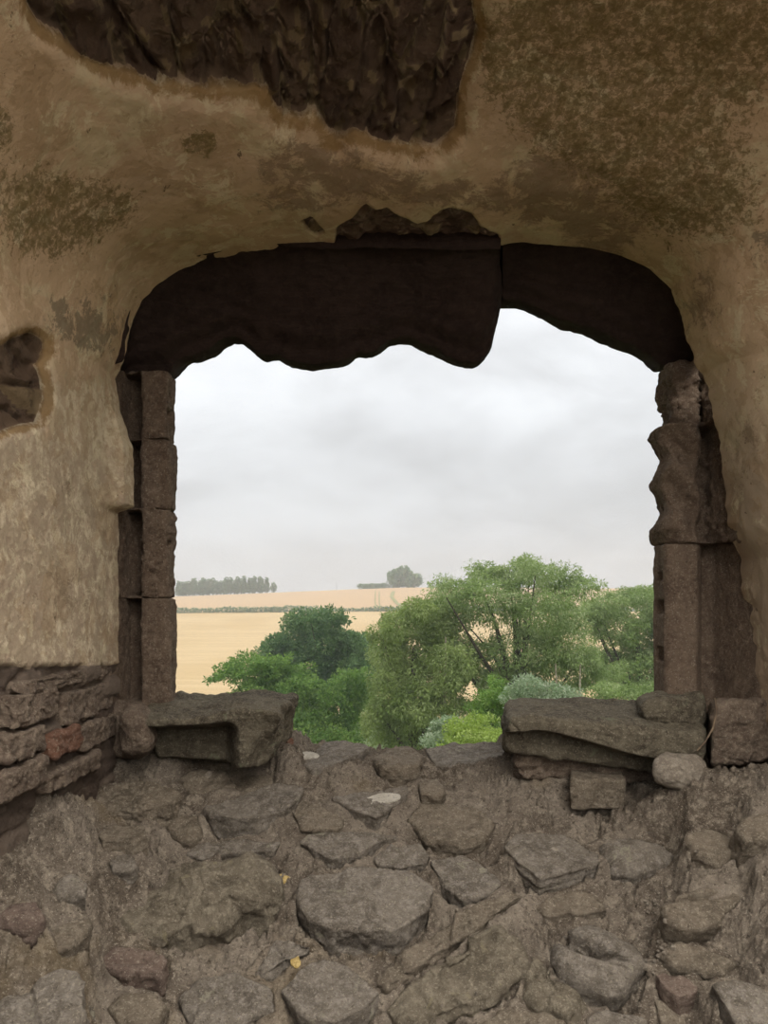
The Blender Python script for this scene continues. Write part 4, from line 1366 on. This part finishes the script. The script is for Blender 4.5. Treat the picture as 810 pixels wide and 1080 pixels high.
# ------------------------------------------------------------------ sky and light
w = bpy.data.worlds.new('overcast_sky'); bpy.context.scene.world = w; w.use_nodes = True
nt = w.node_tree; nt.nodes.clear()
N_ = nt.nodes.new
tcn = N_('ShaderNodeTexCoord'); sep = N_('ShaderNodeSeparateXYZ'); nt.links.new(tcn.outputs['Generated'], sep.inputs[0])
mp = N_('ShaderNodeMapping'); mp.inputs['Scale'].default_value = (1, 1, 2.2); mp.inputs['Location'].default_value = (.3, .2, .55); nt.links.new(tcn.outputs['Generated'], mp.inputs['Vector'])
no = N_('ShaderNodeTexNoise'); no.inputs['Scale'].default_value = 4.2; no.inputs['Detail'].default_value = 7; no.inputs['Roughness'].default_value = .52; no.inputs['Distortion'].default_value = .25
nt.links.new(mp.outputs[0], no.inputs['Vector'])
cr = N_('ShaderNodeValToRGB')
cr.color_ramp.elements[0].position = .36; cr.color_ramp.elements[0].color = L('c6c8cb')
cr.color_ramp.elements[1].position = .66; cr.color_ramp.elements[1].color = L('e0e3e7')
nt.links.new(no.outputs['Fac'], cr.inputs[0])
gr = N_('ShaderNodeMapRange'); gr.inputs['From Min'].default_value = 0.0; gr.inputs['From Max'].default_value = 1.0; gr.inputs['To Min'].default_value = .93; gr.inputs['To Max'].default_value = 3.2
pw = N_('ShaderNodeMath'); pw.operation = 'POWER'; mx0 = N_('ShaderNodeMath'); mx0.operation = 'MAXIMUM'; mx0.inputs[1].default_value = 0
nt.links.new(sep.outputs['Z'], mx0.inputs[0]); nt.links.new(mx0.outputs[0], pw.inputs[0]); pw.inputs[1].default_value = 1.3
nt.links.new(pw.outputs[0], gr.inputs['Value'])
bgs = N_('ShaderNodeBackground'); nt.links.new(cr.outputs[0], bgs.inputs['Color']); nt.links.new(gr.outputs[0], bgs.inputs['Strength'])
bgg = N_('ShaderNodeBackground'); bgg.inputs['Color'].default_value = L('6b6650'); bgg.inputs['Strength'].default_value = .6
ls = N_('ShaderNodeMapRange'); ls.inputs['From Min'].default_value = -.03; ls.inputs['From Max'].default_value = -.005
nt.links.new(sep.outputs['Z'], ls.inputs['Value'])
ms_ = N_('ShaderNodeMixShader'); nt.links.new(ls.outputs[0], ms_.inputs[0]); nt.links.new(bgg.outputs[0], ms_.inputs[1]); nt.links.new(bgs.outputs[0], ms_.inputs[2])
wo = N_('ShaderNodeOutputWorld'); nt.links.new(ms_.outputs[0], wo.inputs['Surface'])

def area(name, loc, look, size, power, colr):
    ld = bpy.data.lights.new(name, 'AREA'); ld.shape = 'RECTANGLE'; ld.size, ld.size_y = size; ld.energy = power; ld.color = colr
    o = bpy.data.objects.new(name, ld); C.objects.link(o); o.location = loc
    from mathutils import Vector
    o.rotation_euler = (Vector(look) - Vector(loc)).to_track_quat('-Z', 'Y').to_euler()
    return o


REAR_FILL = 68.0
TOP = 215.0
if TOP:
    area('overhead_fill_lamp', (.95, -.1, 2.6), (-.1, 1.6, -.7), (2.6, 1.4), TOP, (1, .96, .90))  # added fill lamp, unseen above the viewer, brightens the rubble slope
if REAR_FILL:
    area('rear_fill_lamp', (1.3, -1.4, 1.5), (-.2, 1.9, -.1), (2.6, 2.0), REAR_FILL, (1, .93, .84))  # second added fill lamp, behind the viewer, lifts the walls and vault

sc = bpy.context.scene
cam = bpy.data.cameras.new('camera'); co_ = bpy.data.objects.new('camera', cam); C.objects.link(co_)
co_.location = (0, 0, 0); co_.rotation_euler = (math.pi / 2, 0, 0)
cam.sensor_fit = 'VERTICAL'; cam.sensor_height = 36; cam.lens = 36 * F / 1080
cam.shift_y = (HY - 540) / 1080
cam.clip_end = 3000; cam.clip_start = .05
sc.camera = co_
sc.view_settings.view_transform = 'Standard'; sc.view_settings.look = 'None'
sc.view_settings.gamma = 1; sc.view_settings.exposure = 0; sc.view_settings.use_curve_mapping = False
sc.cycles.max_bounces = 8; sc.cycles.diffuse_bounces = 5; sc.cycles.volume_bounces = 1
sc.cycles.use_denoising = True
